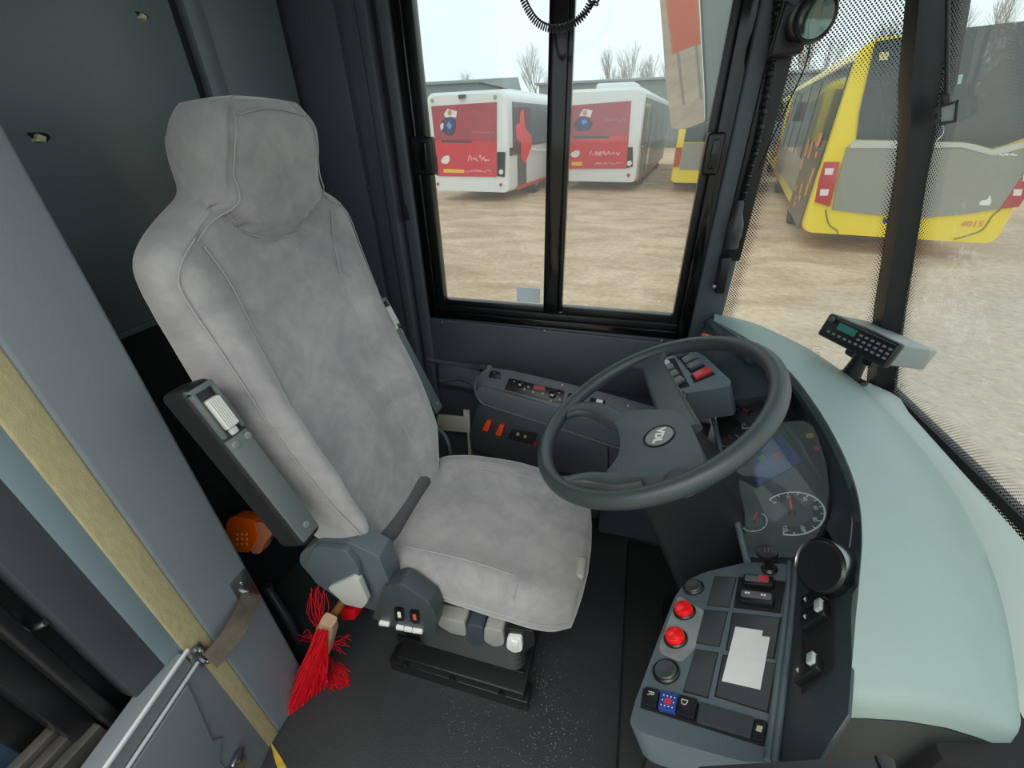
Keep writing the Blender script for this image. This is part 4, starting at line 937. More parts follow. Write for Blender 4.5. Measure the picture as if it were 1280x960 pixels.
# orange rockers
for i, (x, y) in enumerate(((609, 530), (625, 535.5))):
    b = MB(); b.slab(PE_, rrect([(x+1.5, y-7), (x+7, y-5.5), (x+2.5, y+8), (x-4.5, y+6)], 1.2, 3), 0, .014, .002, 3); k = b.build('orange_rocker', M_orange, sc_); k['label'] = 'orange guarded rocker'
b = MB(); b.slab(PE_, [(640, 536), (672, 541), (668, 556), (634, 548)], 0, .003, .001); sb_ = b.build('button_strip', M_blackm, sc_)
for p, m in (((648, 542), M_lever), ((657, 545), mat('olive_key', '#8a8a52', .5)), ((669, 554), M_tail)):
    b = MB(); b.lathe(PE_.q(*p, .003), PE_.n, [(.006, 0), (.0055, .004), (.0001, .005)], 14); b.build('strip_button', m, sb_)
# moulded shoulder running back from the console (two ribs)
b = MB(); b.tube([V((-.70, 1.285, .60)), at(548, 452, y=1.285), at(590, 458, y=1.26), PC_.q(612, 460)], .010, 10, smooth=5); b.build('shoulder_rib', M_wall, sc_)
b = MB(); b.tube([at(550, 476, y=1.22), at(575, 473, y=1.21), PC_.q(597, 484)], .008, 10, smooth=5)
q = [at(548, 452, y=1.285), at(600, 462, y=1.25), at(598, 486, y=1.19), at(548, 478, y=1.22)]; b.poly([p-V((0, -.02, .03)) for p in q], q, .004); b.build('shoulder_panel', M_wall, sc_)
# cream bracket and cable behind the seat
b = MB(); PQ = Pl((0, 1.12, .5), (0, -1, 0)); b.slab(PQ, [(546, 519), (579, 522), (579, 513), (584, 514), (587, 541), (546, 538)], -.01, .0, .002); b.slab(PQ, [(583, 514), (586, 514), (590, 580), (586, 580)], -.01, .002, .001)
tag(b.build('seat_belt_bracket', M_cream), 'cream metal bracket behind the far side of the seat', 'bracket')
b = MB(); b.tube([at(546, 535, y=1.06), at(556, 545, y=1.05), at(562, 562, y=1.03), at(566, 590, y=1.02)], .007, 12, smooth=6)
tag(b.build('air_hose', mat('hose_grey', '#5c666c', .4)), 'grey hose looping down beside the cream bracket', 'hose')

# ---- pedals and plates in the dark footwell
for x, y, lab in ((.22, .60, 'black brake pedal pad in the footwell'), (.23, .80, 'black accelerator pedal further from the console')):
    b = MB(); fr_ = Fr((x, y, .10), (.5, 0, .8), (-.8, 0, .5)); b.box(fr_, (0, .12), (-.04, .04), (0, .02), .006); 
    for k in range(4): b.box(fr_, (.02+.025*k, .03+.025*k), (-.035, .035), (.018, .024), .002)
    b.cyl(fr_.p(.06, 0, 0), fr_.p(.10, 0, -.10), .012); tag(b.build('pedal', M_black), lab, 'pedal')
b = MB(); b.box(W0, (.115, .42), (.33, 1.1), (0, .045), .006); b.box(W0, (.118, .40), (.35, 1.08), (.045, .05), .002); tag(b.build('footrest_platform', M_rubber), 'raised black rubber platform in the footwell', 'platform')

# ================================================================== LOOSE THINGS
# broom
br = thing('hand_broom', (-.62, .40, 0), 'hand broom with red bristles and pale wooden block standing on the floor', 'broom')
h0 = at(425, 770, y=.52); hA = at(411, 775, y=.47); hB = at(398, 838, y=.47)
b = MB(); top_ = at(432, 752, y=.58); b.tube([at(440, 735, y=.60), at(408, 782, y=.47)], .011, 14); b.build('broom_handle', mat('varnished_wood', '#a8743c', .5), br)
b = MB(); ax = (hB-hA).normalized(); sd = ax.cross(V((0, 1, 0))).normalized(); R = []
for k, (w, d) in zip((0, .12, .5, .85, 1), ((.018, .015), (.024, .020), (.022, .018), (.014, .012), (.007, .007))):
    c = hA+(hB-hA)*k; R.append([c+sd*x+V((0, 1, 0))*y for x, y in rrect([(-w, -d), (w, -d), (w, d), (-w, d)], .008, 3)])
b.rings(R); b.build('broom_block', M_wood, br, sharp=45)
rnd = random.Random(3); b = MB()
def bristle(mb, p0, p1, sag, r=.0009):
    m = (p0+p1)/2+V((rnd.uniform(-1, 1), rnd.uniform(-1, 1), rnd.uniform(-.3, .6)))*sag
    mb.tube([p0, m, p1], r, 4, smooth=3)
T0 = at(402, 792, y=.455)
for i in range(430):
    s = rnd.random(); p0 = at(394+16*rnd.random(), 786+36*rnd.random(), y=.452-.012*rnd.random())
    ex_ = 352+58*rnd.random()**1.0; ey_ = 893-(ex_-352)*.75+rnd.uniform(-16, 10); e = at(ex_, ey_, y=.40+.05*rnd.random()); 
    if e.z < .004: e = at(ex_, ey_, z=.004)
    bristle(b, p0, e, .006)
bb = b.build('bristles', M_bris, br); bb['kind'] = 'stuff'
b = MB()
for i in range(150):
    p0 = at(400+8*rnd.random(), 815+22*rnd.random(), y=.49); ex_ = 412+26*rnd.random(); e = at(ex_, 845+22*rnd.random()+(ex_-412)*-.35, z=.006); bristle(b, p0, e, .010)
for i in range(16): bristle(b, at(402, 800+20*rnd.random(), y=.47), at(415+rnd.random()*25, 790+rnd.random()*50, y=.50), .02)
for i in range(14): bristle(b, at(396+8*rnd.random(), 785, y=.47), at(396+rnd.uniform(-10, 14), 730+rnd.random()*12, y=.50), .02)
for i in range(6): bristle(b, at(392, 800, y=.455), at(366+rnd.random()*14, 792+rnd.random()*14, y=.46), .015)
bb = b.build('splayed_bristles', M_bris, br); bb['kind'] = 'stuff'
# red dust pan corner under the seat side
b = MB(); PR = Pl((-.55, .56, .1), (0, -1, .3)); b.slab(PR, rrect([(428, 753), (448, 757), (449, 768), (434, 769)], 2), -.02, .02, .003); tag(b.build('dustpan', M_bris), 'bit of red plastic showing behind the broom handle under the seat', 'dustpan')
# dark tube beside the post
b = MB(); b.tube([at(334, 735, y=.50), at(357, 770, y=.48), at(374, 803, y=.47)], .011, 16); b.tube([at(333, 733, y=.50), at(336, 738, y=.499)], .0125, 16)
tag(b.build('umbrella_tube', mat('tube_grey', '#33383f', .35)), 'dark grey tube leaning beside the post next to the broom', 'tube')
# amber marker lamp lying behind the seat
lampo = thing('marker_lamp', at(312, 685, y=.56), 'orange and clear marker lamp lying between the post and the seat', 'lamp')
PM = Pl(at(312, 670, y=.56), (.25, -.9, .5))
b = MB(); b.slab(PM, rrect([(283, 652), (290, 645), (318, 650), (322, 672), (312, 691), (296, 690), (281, 665)], 5, 4), -.05, .0, .010, 4); b.build('amber_lens', M_amber, lampo, sharp=60)
b = MB(); b.slab(PM, rrect([(318, 652), (332, 655), (344, 662), (330, 680), (324, 694), (312, 692)], 5, 4), -.045, -.002, .010, 4); b.build('clear_lens', mat('clear_orange', '#e2906a', .15, coat=.7), lampo, sharp=60)
b = MB()
for i in range(9): b.lathe(PM.q(296+(i % 3)*6, 668+(i//3)*6, -.001), PM.n, [(.006, 0), (.003, .003), (.0001, .004)], 6)
b.build('lens_facets', mat('amber_bright', '#ffa020', .2), lampo)
# pebble on the floor
b = MB(); c = at(655, 846, z=0); R = []
for h, r in ((0, .004), (.003, .0075), (.008, .008), (.012, .005)): R.append([c+V((math.cos(a)*r*(1+.25*math.sin(a*2+h*90)), math.sin(a)*r*.8, h)) for a in [2*math.pi*i/9 for i in range(9)]])
b.rings(R); tag(b.build('pebble', mat('stone', '#a8a49a', .9), sharp=20), 'small pale pebble on the floor beside the seat base', 'pebble')

# ---- things on the pillar and over the window
hz = [at(975, -40, y=1.27)+V((0, 0, .28)), at(975, -40, y=1.27), at(972, 0, y=1.27), at(966, 60, y=1.27), at(957, 120, y=1.27), at(946, 180, y=1.27), at(934, 225, y=1.27), at(927, 252, y=1.27)]
hose = thing('corrugated_hose', hz[-1], 'black corrugated cable hose running down the corner pillar', 'hose')
b = MB(); P = spline(hz, 26); n = len(P); b.tube(P, [.0085+.0018*math.sin(i*math.pi*.75) for i in range(n)], 12); b.build('hose_tube', M_black, hose)
b = MB(); g0 = at(926, 250, y=1.268); g1_ = at(914, 310, y=1.268); ax = (g1_-g0); L_ = ax.length; b.lathe(g0, ax, [(.009, 0), (.010, L_*.25), (.016, L_*.42), (.0185, L_*.5), (.0185, L_*.75), (.016, L_*.82), (.016, L_)], 26); b.build('cable_gland', mat('gland_grey', '#3a4044', .35), hose)
b = MB(); b.box(Fr(at(903, 345, y=1.27), (g0-g1_)), (-.045, .055), (-.02, .02), (-.014, .012), .005, 3); bx = b.build('gland_box', M_black, hose)
b = MB(); b.lathe(at(893, 358, y=1.255), (-.3, -1, .1), [(.006, 0), (.005, .005), (.0001, .006)], 14); b.build('box_screw', M_steel, hose)
b = MB(); b.tube([at(1022, -20, y=1.24)+V((0, 0, .30)), at(1022, -20, y=1.24), at(1010, 70, y=1.23), at(985, 130, y=1.23), at(962, 180, y=1.24), at(947, 215, y=1.25)], .0014, 6, smooth=6); tag(b.build('thin_cable', M_blackm), 'thin dark cable hanging across the corner glass', 'cable')
b = MB(); b.box(Fr(at(975, 22, y=1.262), (0, 0, 1), (0, -1, 0)), (-.013, .013), (-.006, .006), (-.001, .001), .0005); tag(b.build('cable_label', mat('lime_label', '#a8b83a', .6)), 'small lime green label on the pillar hose', 'label')
# round speaker
spk = thing('gooseneck_lamp', at(1010, 25, y=1.2), 'round black gooseneck lamp head at the top of the corner pillar', 'lamp')
ax = V((.28, -.95, -.15)).normalized(); c = at(1019, 22, y=1.17)
b = MB(); b.lathe(c-ax*.035, ax, [(.012, 0), (.034, .004), (.040, .018), (.041, .036), (.037, .041), (.033, .038)], 40, cap=False); b.add([], []); b.build('lamp_shell', M_black, spk, sharp=50)
b = MB(); b.lathe(c-ax*.0, ax, [(.034, 0), (.032, .004), (.024, .0), (.012, -.006), (.0001, -.007)], 36, cap=False); b.build('lamp_reflector', mat('smoked_chrome', '#6d7a74', .15, .9), spk)
b = MB(); c2 = at(990, 45, y=1.23); b.poly([c2+V((-.035, 0, -.035)), c2+V((.03, 0, -.03)), c2+V((.03, 0, .04)), c2+V((-.03, 0, .06))], [c2+V((-.03, .05, -.035)), c2+V((.03, .05, -.03)), c2+V((.03, .05, .04)), c2+V((-.03, .05, .06))], .008, 3); b.cyl(c-ax*.03, c2+V((0, .02, 0)), .018); b.build('lamp_bracket', M_black, spk)
# roller blind rod and hook plate at the windscreen post
rod = thing('blind_pull_rod', at(1182, 150, y=1.08), 'thin rod ending in a square hook plate beside the windscreen post', 'rod')
b = MB(); b.tube([at(1185, -30, y=1.08)+V((0, 0, .38)), at(1185, -30, y=1.08), at(1184, 60, y=1.08), at(1183, 118, y=1.08)], .0035, 12); b.build('pull_rod', mat('rod_dark', '#2b3036', .3, .3), rod)
PX = Pl(at(1182, 140, y=1.08), (-.45, -1, .1))
b = MB(); b.slab(PX, [(1176, 113), (1189, 114), (1188, 132), (1175, 131)], -.006, .006, .003); hk = b.build('rod_socket', M_black, rod)
b = MB(); b.slab(PX, [(1166, 133), (1176, 131), (1175, 155), (1165, 158)], -.004, .004, .002); b.slab(PX, [(1175, 131), (1199, 125), (1198, 128), (1176, 134)], -.004, .004, .001); b.slab(PX, [(1175, 153), (1196, 150), (1196, 153), (1175, 157)], -.004, .004, .001); b.slab(PX, [(1195, 125), (1199, 125), (1196, 153), (1192, 152)], -.004, .004, .001); b.build('hook_plate', M_black, rod)
b = MB(); b.slab(PX, [(1177, 134), (1193, 130), (1191, 150), (1176, 153)], -.002, .001, .0005); b.build('hook_insert', mat('insert_grey', '#8d9a9a', .35), rod)
b = MB(); b.slab(PX, [(1168.5, 142), (1172, 141.5), (1171.5, 149), (1168, 149.5)], .004, .0045); b.build('hook_slot', M_blackm, hk)
# coiled cord over the window
b = MB(); C_ = spline([V((at(634, -45, y=1.16).x, 1.16, 1.95))]+[at(*p, y=1.16) for p in ((634, -45), (650, -12), (658, 8), (668, 24), (680, 33), (697, 36), (714, 31), (728, 20), (738, 4), (748, -25))]+[V((at(750, -25, y=1.16).x, 1.16, 1.95))], 60)
L_ = [0]
for i in range(1, len(C_)): L_.append(L_[-1]+(C_[i]-C_[i-1]).length)
H = []; ndir = V((0, -1, 0)); pitch = .0052; tot = L_[-1]; k = 0; steps = int(tot/pitch*9)
for s in range(steps):
    d = tot*s/steps
    while k < len(L_)-2 and L_[k+1] < d: k += 1
    t = (d-L_[k])/max(1e-9, L_[k+1]-L_[k]); p = C_[k].lerp(C_[k+1], t); T = (C_[k+1]-C_[k]).normalized(); e = T.cross(ndir).normalized(); a = 2*math.pi*d/pitch
    H.append(p+e*math.cos(a)*.0068+ndir*math.sin(a)*.0068)
b.tube(H, .0016, 5); tag(b.build('coiled_cord', M_black), 'black coiled handset cord hanging across the top of the driver window', 'cord')
# small warning print on the windscreen
for pts, y_ in (([(1008, 432), (1028, 433), (1029, 442), (1009, 441)], 1.19), ([(1117, 474), (1126, 481), (1132, 489), (1121, 486)], 1.0)):
    pass

# small printed notices on the glass
def march(px, py, fn):
    d = ray(px, py); t = 0
    while t < .01:
        p = CAM+d*t
        if fn(p): return CAM+d*(t-.00002)
        t += .000004
    return p
def hit_main(px, py): return march(px, py, lambda p: p.x > wx(min(1, max(0, (PY+.012-p.y)/(PY-YE))), p.z)-.001)
def hit_corner(px, py): return march(px, py, lambda p: p.y > cy(min(1, max(0, (p.x-.285)/(post_x(p.z)-.295))), p.z)-.001)
for hit, rows in ((hit_corner, ((1009, 432, 1028, 434), (1009, 435.5, 1029, 437.5), (1010, 439, 1029, 441), (1014, 442, 1028, 443.5))), (hit_main, ((1117, 473, 1131, 483), (1118, 477, 1130, 486), (1119, 481, 1127, 487)))):
    b = MB()
    for x0, y0, x1, y1 in rows:
        n = 6
        for i in range(n):
            if i % 3 == 2 and y0 > rows[0][1]: continue
            q0 = hit(x0+(x1-x0)*i/n, y0+(y1-y0)*i/n); q1 = hit(x0+(x1-x0)*(i+.8)/n, y0+(y1-y0)*(i+.8)/n); b.tube([q0, q1], .0007, 4)
    tag(b.build('glass_notice', mat('notice_grey', '#77706a', .8)), 'tiny printed safety notice on the corner glass above the dash' if hit is hit_corner else 'tiny printed safety notice on the windscreen under the radio', 'notice')
# ================================================================== OUTSIDE
GZ = -.65
gm_ = bpy.data.materials.new('yard_gravel'); gm_.use_nodes = True; N = gm_.node_tree.nodes; L = gm_.node_tree.links; bs_ = N['Principled BSDF']; bs_.inputs['Roughness'].default_value = .9
tc = N.new('ShaderNodeTexCoord')
mp = N.new('ShaderNodeMapping'); mp.inputs['Scale'].default_value = (.55, 1.0, 1); mp.inputs['Rotation'].default_value = (0, 0, .12); L.new(tc.outputs['Object'], mp.inputs[0])
n1 = N.new('ShaderNodeTexNoise'); n1.inputs['Scale'].default_value = 1.5; n1.inputs['Detail'].default_value = 9; n1.inputs['Roughness'].default_value = .62; n1.inputs['Distortion'].default_value = .6; L.new(mp.outputs[0], n1.inputs[0])
cr = N.new('ShaderNodeValToRGB'); e = cr.color_ramp.elements; e[0].position = .36; e[0].color = lin('#b79779'); e[1].position = .62; e[1].color = lin('#dabb9f'); k = e.new(.5); k.color = lin('#cbab8e'); L.new(n1.outputs[0], cr.inputs[0])
n2 = N.new('ShaderNodeTexNoise'); n2.inputs['Scale'].default_value = 11; n2.inputs['Detail'].default_value = 8; n2.inputs['Roughness'].default_value = .75; L.new(tc.outputs['Object'], n2.inputs[0])
mr = N.new('ShaderNodeMapRange'); mr.inputs[1].default_value = .35; mr.inputs[2].default_value = .65; mr.inputs[3].default_value = .78; mr.inputs[4].default_value = 1.2; L.new(n2.outputs[0], mr.inputs[0])
sc_n = N.new('ShaderNodeVectorMath'); sc_n.operation = 'SCALE'; L.new(cr.outputs[0], sc_n.inputs[0]); L.new(mr.outputs[0], sc_n.inputs['Scale'])
vo = N.new('ShaderNodeTexVoronoi'); vo.inputs['Scale'].default_value = 9; L.new(tc.outputs['Object'], vo.inputs[0])
lt = N.new('ShaderNodeMath'); lt.operation = 'LESS_THAN'; lt.inputs[1].default_value = .16; L.new(vo.outputs['Distance'], lt.inputs[0])
wn = N.new('ShaderNodeTexWhiteNoise'); L.new(vo.outputs['Position'], wn.inputs[0]); g_t = N.new('ShaderNodeMath'); g_t.operation = 'GREATER_THAN'; g_t.inputs[1].default_value = .8; L.new(wn.outputs[0], g_t.inputs[0])
mm = N.new('ShaderNodeMath'); mm.operation = 'MULTIPLY'; L.new(lt.outputs[0], mm.inputs[0]); L.new(g_t.outputs[0], mm.inputs[1])
# greyer packed ground on the near right side of the yard
sx = N.new('ShaderNodeSeparateXYZ'); L.new(tc.outputs['Object'], sx.inputs[0])
m3 = N.new('ShaderNodeMath'); m3.operation = 'MULTIPLY'; m3.inputs[1].default_value = .75; L.new(n1.outputs[0], m3.inputs[0])
ad = N.new('ShaderNodeMath'); ad.operation = 'MULTIPLY_ADD'; ad.inputs[1].default_value = -.9; L.new(sx.outputs['Y'], ad.inputs[0]); L.new(sx.outputs['X'], ad.inputs[2])
m4 = N.new('ShaderNodeMapRange'); m4.inputs[1].default_value = -3.4; m4.inputs[2].default_value = -1.2; m4.inputs[3].default_value = 0; m4.inputs[4].default_value = .75; L.new(ad.outputs[0], m4.inputs[0])
mxg = N.new('ShaderNodeMix'); mxg.data_type = 'RGBA'; L.new(m4.outputs[0], mxg.inputs[0]); L.new(sc_n.outputs[0], mxg.inputs[6]); 
sc2 = N.new('ShaderNodeVectorMath'); sc2.operation = 'SCALE'; sc2.inputs[0].default_value = lin('#c4b7a8')[:3]; L.new(mr.outputs[0], sc2.inputs['Scale']); L.new(sc2.outputs[0], mxg.inputs[7])
mx = N.new('ShaderNodeMix'); mx.data_type = 'RGBA'; L.new(mm.outputs[0], mx.inputs[0]); L.new(mxg.outputs[2], mx.inputs[6]); mx.inputs[7].default_value = lin('#dccbb4')
L.new(mx.outputs[2], bs_.inputs['Base Color'])
bp = N.new('ShaderNodeBump'); bp.inputs['Strength'].default_value = .6; bp.inputs['Distance'].default_value = .03; L.new(n2.outputs[0], bp.inputs['Height']); L.new(bp.outputs[0], bs_.inputs['Normal'])
b = MB(); b.box(W0, (-120, 120), (-60, 160), (GZ-.2, GZ)); o = b.build('ground', gm_, origin=(0, 0, GZ)); tag(o, 'brown gravel yard of the bus depot', 'ground', kind='structure')

def bus(rl, wd, width, height, length, label, body, group=None, roof=None, z0=-.35):
    """rl: rear-left bottom corner, wd: direction along the rear face left to right"""
    wd = V((wd[0], wd[1], 0)).normalized(); ld = V((-wd.y, wd.x, 0))
    root = thing('city_bus', (rl[0], rl[1], GZ), label, 'bus', group)
    o = V((rl[0], rl[1], z0)); p = lambda a, l, c: o+wd*a+ld*l+V((0, 0, c))
    prof = rrect([(0, 0), (width, 0), (width, height-.12), (width-.16, height), (.16, height), (0, height-.12)], .14, 5)
    b = MB(); rows = []
    for l, s, dz in ((.0, .97, -.0), (.06, 1, 0), (length-.25, 1, 0), (length, .95, -.03)):
        rows.append([p(width/2+(a-width/2)*s, l, c*(s if c > .5 else 1)) for a, c in prof])
    b.rings(rows); b.build('bus_body', body, root, sharp=30)
    for l in (2.6, length-3.0):
        for a in (.02, width-.27):
            b = MB(); c = p(a, l, .48-(z0-GZ)); ax = wd
            b.lathe(c, ax, [(.48, 0), (.5, .03), (.5, .22), (.48, .25)], 30); w = b.build('wheel', M_tyre, root)
            b = MB(); b.lathe(c+(wd*.245 if a > 1 else wd*.005), wd if a > 1 else -wd, [(.28, 0), (.25, .02), (.1, -.01), (.0001, .0)], 24); b.build('wheel_rim', M_lever, w)
    rear = Pl(o, -ld); right = Pl(p(width, 0, 0), wd); left_ = Pl(o, -wd)
    def side(sgn, l0, l1, c0, c1, m, nm, t=.02):
        b = MB(); a0 = width if sgn > 0 else 0; A = [(l0, c0), (l1, c0), (l1, c1), (l0, c1)]
        b.poly([p(a0-.01*sgn, l, c) for l, c in A], [p(a0+t*sgn, l, c) for l, c in A], .004, 1); return b.build(nm, m, root)
    def rp_(a0, a1, c0, c1, m, nm, t=.02, h=0):
        b = MB(); A = [(a0, c0), (a1, c0), (a1, c1), (a0, c1)]
        b.poly([p(a, .02, c) for a, c in A], [p(a, -t, c) for a, c in A], .004, 1); return b.build(nm, m, root)
    return root, p, rear, right, left_, side, rp_, wd, ld
def sl(pl, pts, h0, h1, m, nm, par, bev=0):
    b = MB(); b.slab(pl, pts, h0, h1, bev); return b.build(nm, m, par)
M_busr2 = mat('bus_red_window', '#a8283c', .3, coat=.4, var=.12, vs=1.2)
# --- first red and white bus
R1, p, rear, right, left_, side, rp_, wd, ld = bus((-6.2, 13.40), (.993, -.11), 2.5, 2.52, 12, 'white city bus with red rear advert seen through the left sliding pane', M_busw)
ad_ = sl(rear, [(539.5, 133), (621, 127.5), (621, 177), (544, 175)], .0, .03, M_busr2, 'rear_window', R1)
ad2 = sl(rear, [(544, 175), (621, 177), (621, 221), (549, 220)], .0, .032, M_busr, 'advert_panel', R1)
b = MB(); b.slab(rear, rrect([(552, 152), (558, 147), (565, 146), (571, 152), (570, 164), (566, 170), (557, 168), (551, 160)], 2), .03, .034); fg = b.build('figure_print', mat('navy_jacket', '#4a3848', .6), ad_)
b = MB(); b.slab(rear, [(555.5, 143), (560, 136), (572, 139), (571, 147), (564, 146), (558, 147)], .034, .038); b.slab(rear, [(551, 156), (555, 153), (555, 160), (552, 163)], .034, .038); b.build('figure_white', M_white, fg)
b = MB(); b.lathe(rear.q(563, 141, .038), rear.n, [(.07, 0), (.07, .003)], 14); b.build('figure_face', M_skin, fg)
b = MB(); b.slab(rear, [(557, 153), (562, 147), (569, 154), (564, 165), (561, 168)], .034, .040); b.build('figure_shirt', M_blue, fg)
b = MB(); b.slab(rear, [(559, 157), (562, 152), (566, 157), (563, 162)], .040, .043); b.build('shirt_diamond', mat('light_blue', '#6f9bd8', .5), fg)
b = MB(); b.slab(rear, [(552, 175), (590, 176), (590, 178.5), (553, 178)], .032, .036); b.build('vent_slot', M_busgl, ad2)
def scrawl(pl, x0, x1, y, h, par, nm, m, seed, amp=1, r=.018):
    rr = random.Random(seed); b = MB(); x = x0
    while x < x1:
        w = rr.uniform(2, 4.5); pts = [pl.q(x+w*t, y+h*rr.uniform(-.5, .5)*amp, .035) for t in (0, .3, .6, 1)]; b.tube(pts, r, 4, smooth=3); x += w*rr.uniform(.9, 1.5)
    return b.build(nm, m, par)
scrawl(rear, 586, 612, 198, 7, ad2, 'advert_writing', mat('pink_white', '#f0b8c0', .6), 2)
b = MB(); b.slab(rear, rrect([(552, 200), (556, 195), (562, 194), (563, 200), (560, 205), (553, 204)], 2), .032, .036); b.build('advert_logo', M_white, ad2)
b = MB(); b.slab(rear, [(555, 211), (581, 212), (581, 216), (555, 215.5)], .032, .036); b.build('advert_yellow', M_yprint, ad2)
scrawl(rear, 583, 612, 213.5, 3, ad2, 'advert_writing', mat('pink_white', '#f0b8c0', .6), 5, r=.012)
scrawl(rear, 590, 618, 165, 2.5, ad_, 'advert_writing', mat('dull_pink', '#c9808c', .6), 6, r=.012)
for x, y, c in ((628, 200, 0), (546, 206, 1)):
    lb = sl(rear, [(x-6, y-10), (x+4, y-10), (x+3, y+21), (x-6, y+20)] if c == 0 else [(x-3, y-12), (x+1, y-12), (x+3, y+13), (x, y+13)], .0, .035, M_gloss, 'lamp_cluster', R1)
    b = MB(); b.lathe(rear.q(x-1, y+15 if c == 0 else y+4, .035), rear.n, [(.07, 0), (.06, .03), (.0001, .04)], 16); b.build('reverse_lamp', M_white, lb)
for x, y in ((626, 231), (547.5, 230)):
    b = MB(); b.lathe(rear.q(x, y, .0), rear.n, [(.045, 0), (.04, .03), (.0001, .035)], 14); b.build('reflector', M_tail, R1)
for x, y in ((540.5, 126), (619, 121.5)):
    b = MB(); b.lathe(rear.q(x, y, .0), rear.n, [(.05, 0), (.045, .03), (.0001, .035)], 14); b.build('marker_light', M_lever, R1)
sl(rear, [(575, 119), (582, 118), (582, 123), (575, 124)], .0, .10, M_busgl, 'rear_camera', R1)
side(1, .35, 11.6, 1.15, 2.25, M_busgl, 'side_glass')
side(1, .1, 1.7, .95, 1.15, M_gloss, 'side_black'); side(1, .7, 1.45, .1, .95, mat('grille_grey', '#4c5253', .6), 'engine_grille'); side(1, .6, 11.5, .0, .1, M_busr, 'red_skirt', .025)
b = MB(); q_ = [right.q(*s, .03) for s in ((649, 140), (653, 136), (655, 160), (663, 170), (663, 184), (656, 202), (653, 204), (650, 196), (650, 178), (644, 172), (643, 156), (648, 154))]; b.poly(q_, [x+wd*.01 for x in q_]); b.build('red_graphic', mat('bright_red_graphic', '#f02a38', .4), R1)
scrawl(right, 664, 682, 188, 2.5, R1, 'side_writing', M_white, 9, r=.03)
b = MB(); b.box(Fr(p(.4, 1.5, 2.50), wd), (0, 1.6), (0, 6), (0, .12), .05, 3); b.box(Fr(p(.5, 8, 2.50), wd), (0, 1.4), (0, 3), (0, .16), .05, 3); b.build('roof_unit', M_busw, R1)
# --- second red bus
R2, p, rear, right, left_, side, rp_, wd, ld = bus((-2.66, 16.25), (.992, -.10), 2.5, 2.62, 12, 'white city bus with red rear advert seen through the right sliding pane', M_busw)
ad_ = sl(rear, [(700, 133), (789, 126), (786, 170), (700, 171)], .0, .03, M_busr2, 'rear_window', R2)
ad2 = sl(rear, [(700, 171), (786, 170), (783.5, 210.5), (700, 211)], .0, .032, M_busr, 'advert_panel', R2)
b = MB(); b.slab(rear, rrect([(717, 155), (724, 147), (734, 146), (742, 153), (738, 163), (730, 164), (721, 164)], 2), .03, .034); fg = b.build('figure_print', MATS['navy_jacket'], ad_)
b = MB(); b.slab(rear, [(724, 145), (730, 136), (741, 138), (738, 147), (732, 145)], .034, .038); b.build('figure_white', M_white, fg)
b = MB(); b.lathe(rear.q(731.5, 141, .038), rear.n, [(.08, 0), (.08, .003)], 14); b.build('figure_face', M_skin, fg)
b = MB(); b.slab(rear, [(725, 150), (731, 147), (737, 153), (734, 163), (728, 164)], .034, .040); b.build('figure_shirt', M_blue, fg)
b = MB(); b.slab(rear, [(727, 151), (732, 149), (735, 153), (729, 156)], .040, .043); b.build('shirt_diamond', MATS['light_blue'], fg)
b = MB(); b.slab(rear, [(715, 170), (762, 170), (761, 173), (717, 173)], .032, .036); b.build('vent_slot', M_busgl, ad2)
scrawl(rear, 737, 775, 192, 7, ad2, 'advert_writing', mat('pink_white', '#f0b8c0', .6), 12)
scrawl(rear, 744, 776, 204, 3, ad2, 'advert_writing', mat('pink_white', '#f0b8c0', .6), 13, r=.012)
scrawl(rear, 755, 782, 150, 5, ad_, 'advert_writing', mat('dull_pink', '#c9808c', .6), 14, r=.012)
b = MB(); b.slab(rear, rrect([(713, 192), (719, 188), (725, 188), (725, 193), (721, 197), (715, 196)], 2), .032, .036); b.build('advert_logo', M_white, ad2)
b = MB(); b.slab(rear, [(715, 202.5), (728, 202), (727, 207), (715, 207)], .032, .036); b.build('advert_yellow', M_yprint, ad2)
lb = sl(rear, [(785, 184), (791, 184), (791, 208), (783, 210)], .0, .035, M_gloss, 'lamp_cluster', R2)
b = MB(); b.lathe(rear.q(787, 204, .035), rear.n, [(.08, 0), (.07, .03), (.0001, .04)], 16); b.build('reverse_lamp', M_white, lb)
b = MB(); b.lathe(rear.q(785.5, 219, .0), rear.n, [(.06, 0), (.05, .03), (.0001, .035)], 14); b.build('reflector', M_tail, R2)
side(1, .25, 11.6, 1.05, 2.35, M_busgl, 'side_glass'); side(1, .5, 2.2, .15, 1.0, M_busg, 'side_panel'); side(1, 3.2, 11.5, .15, 1.0, M_busg, 'side_panel'); side(1, 2.3, 3.1, .1, 2.2, M_busgl, 'side_door', .03); side(1, .2, 11.5, .0, .12, M_busr, 'red_skirt', .025)
for l in (1.2, 4.6, 5.2, 7.5): side(1, l, l+.12, 1.1, 2.2, mat('yellow_pole', '#c9a82e', .5), 'grab_pole', .03)
side(1, .5, 1.3, 1.15, 1.5, M_tail, 'side_sign', .03)
b = MB(); b.box(Fr(p(.9, .3, 2.60), wd), (0, 1.2), (0, 1.5), (0, .17), .07, 3); b.box(Fr(p(.4, 2.5, 2.60), wd), (0, 1.7), (0, 6), (0, .14), .06, 3); b.build('roof_unit', M_busw, R2)
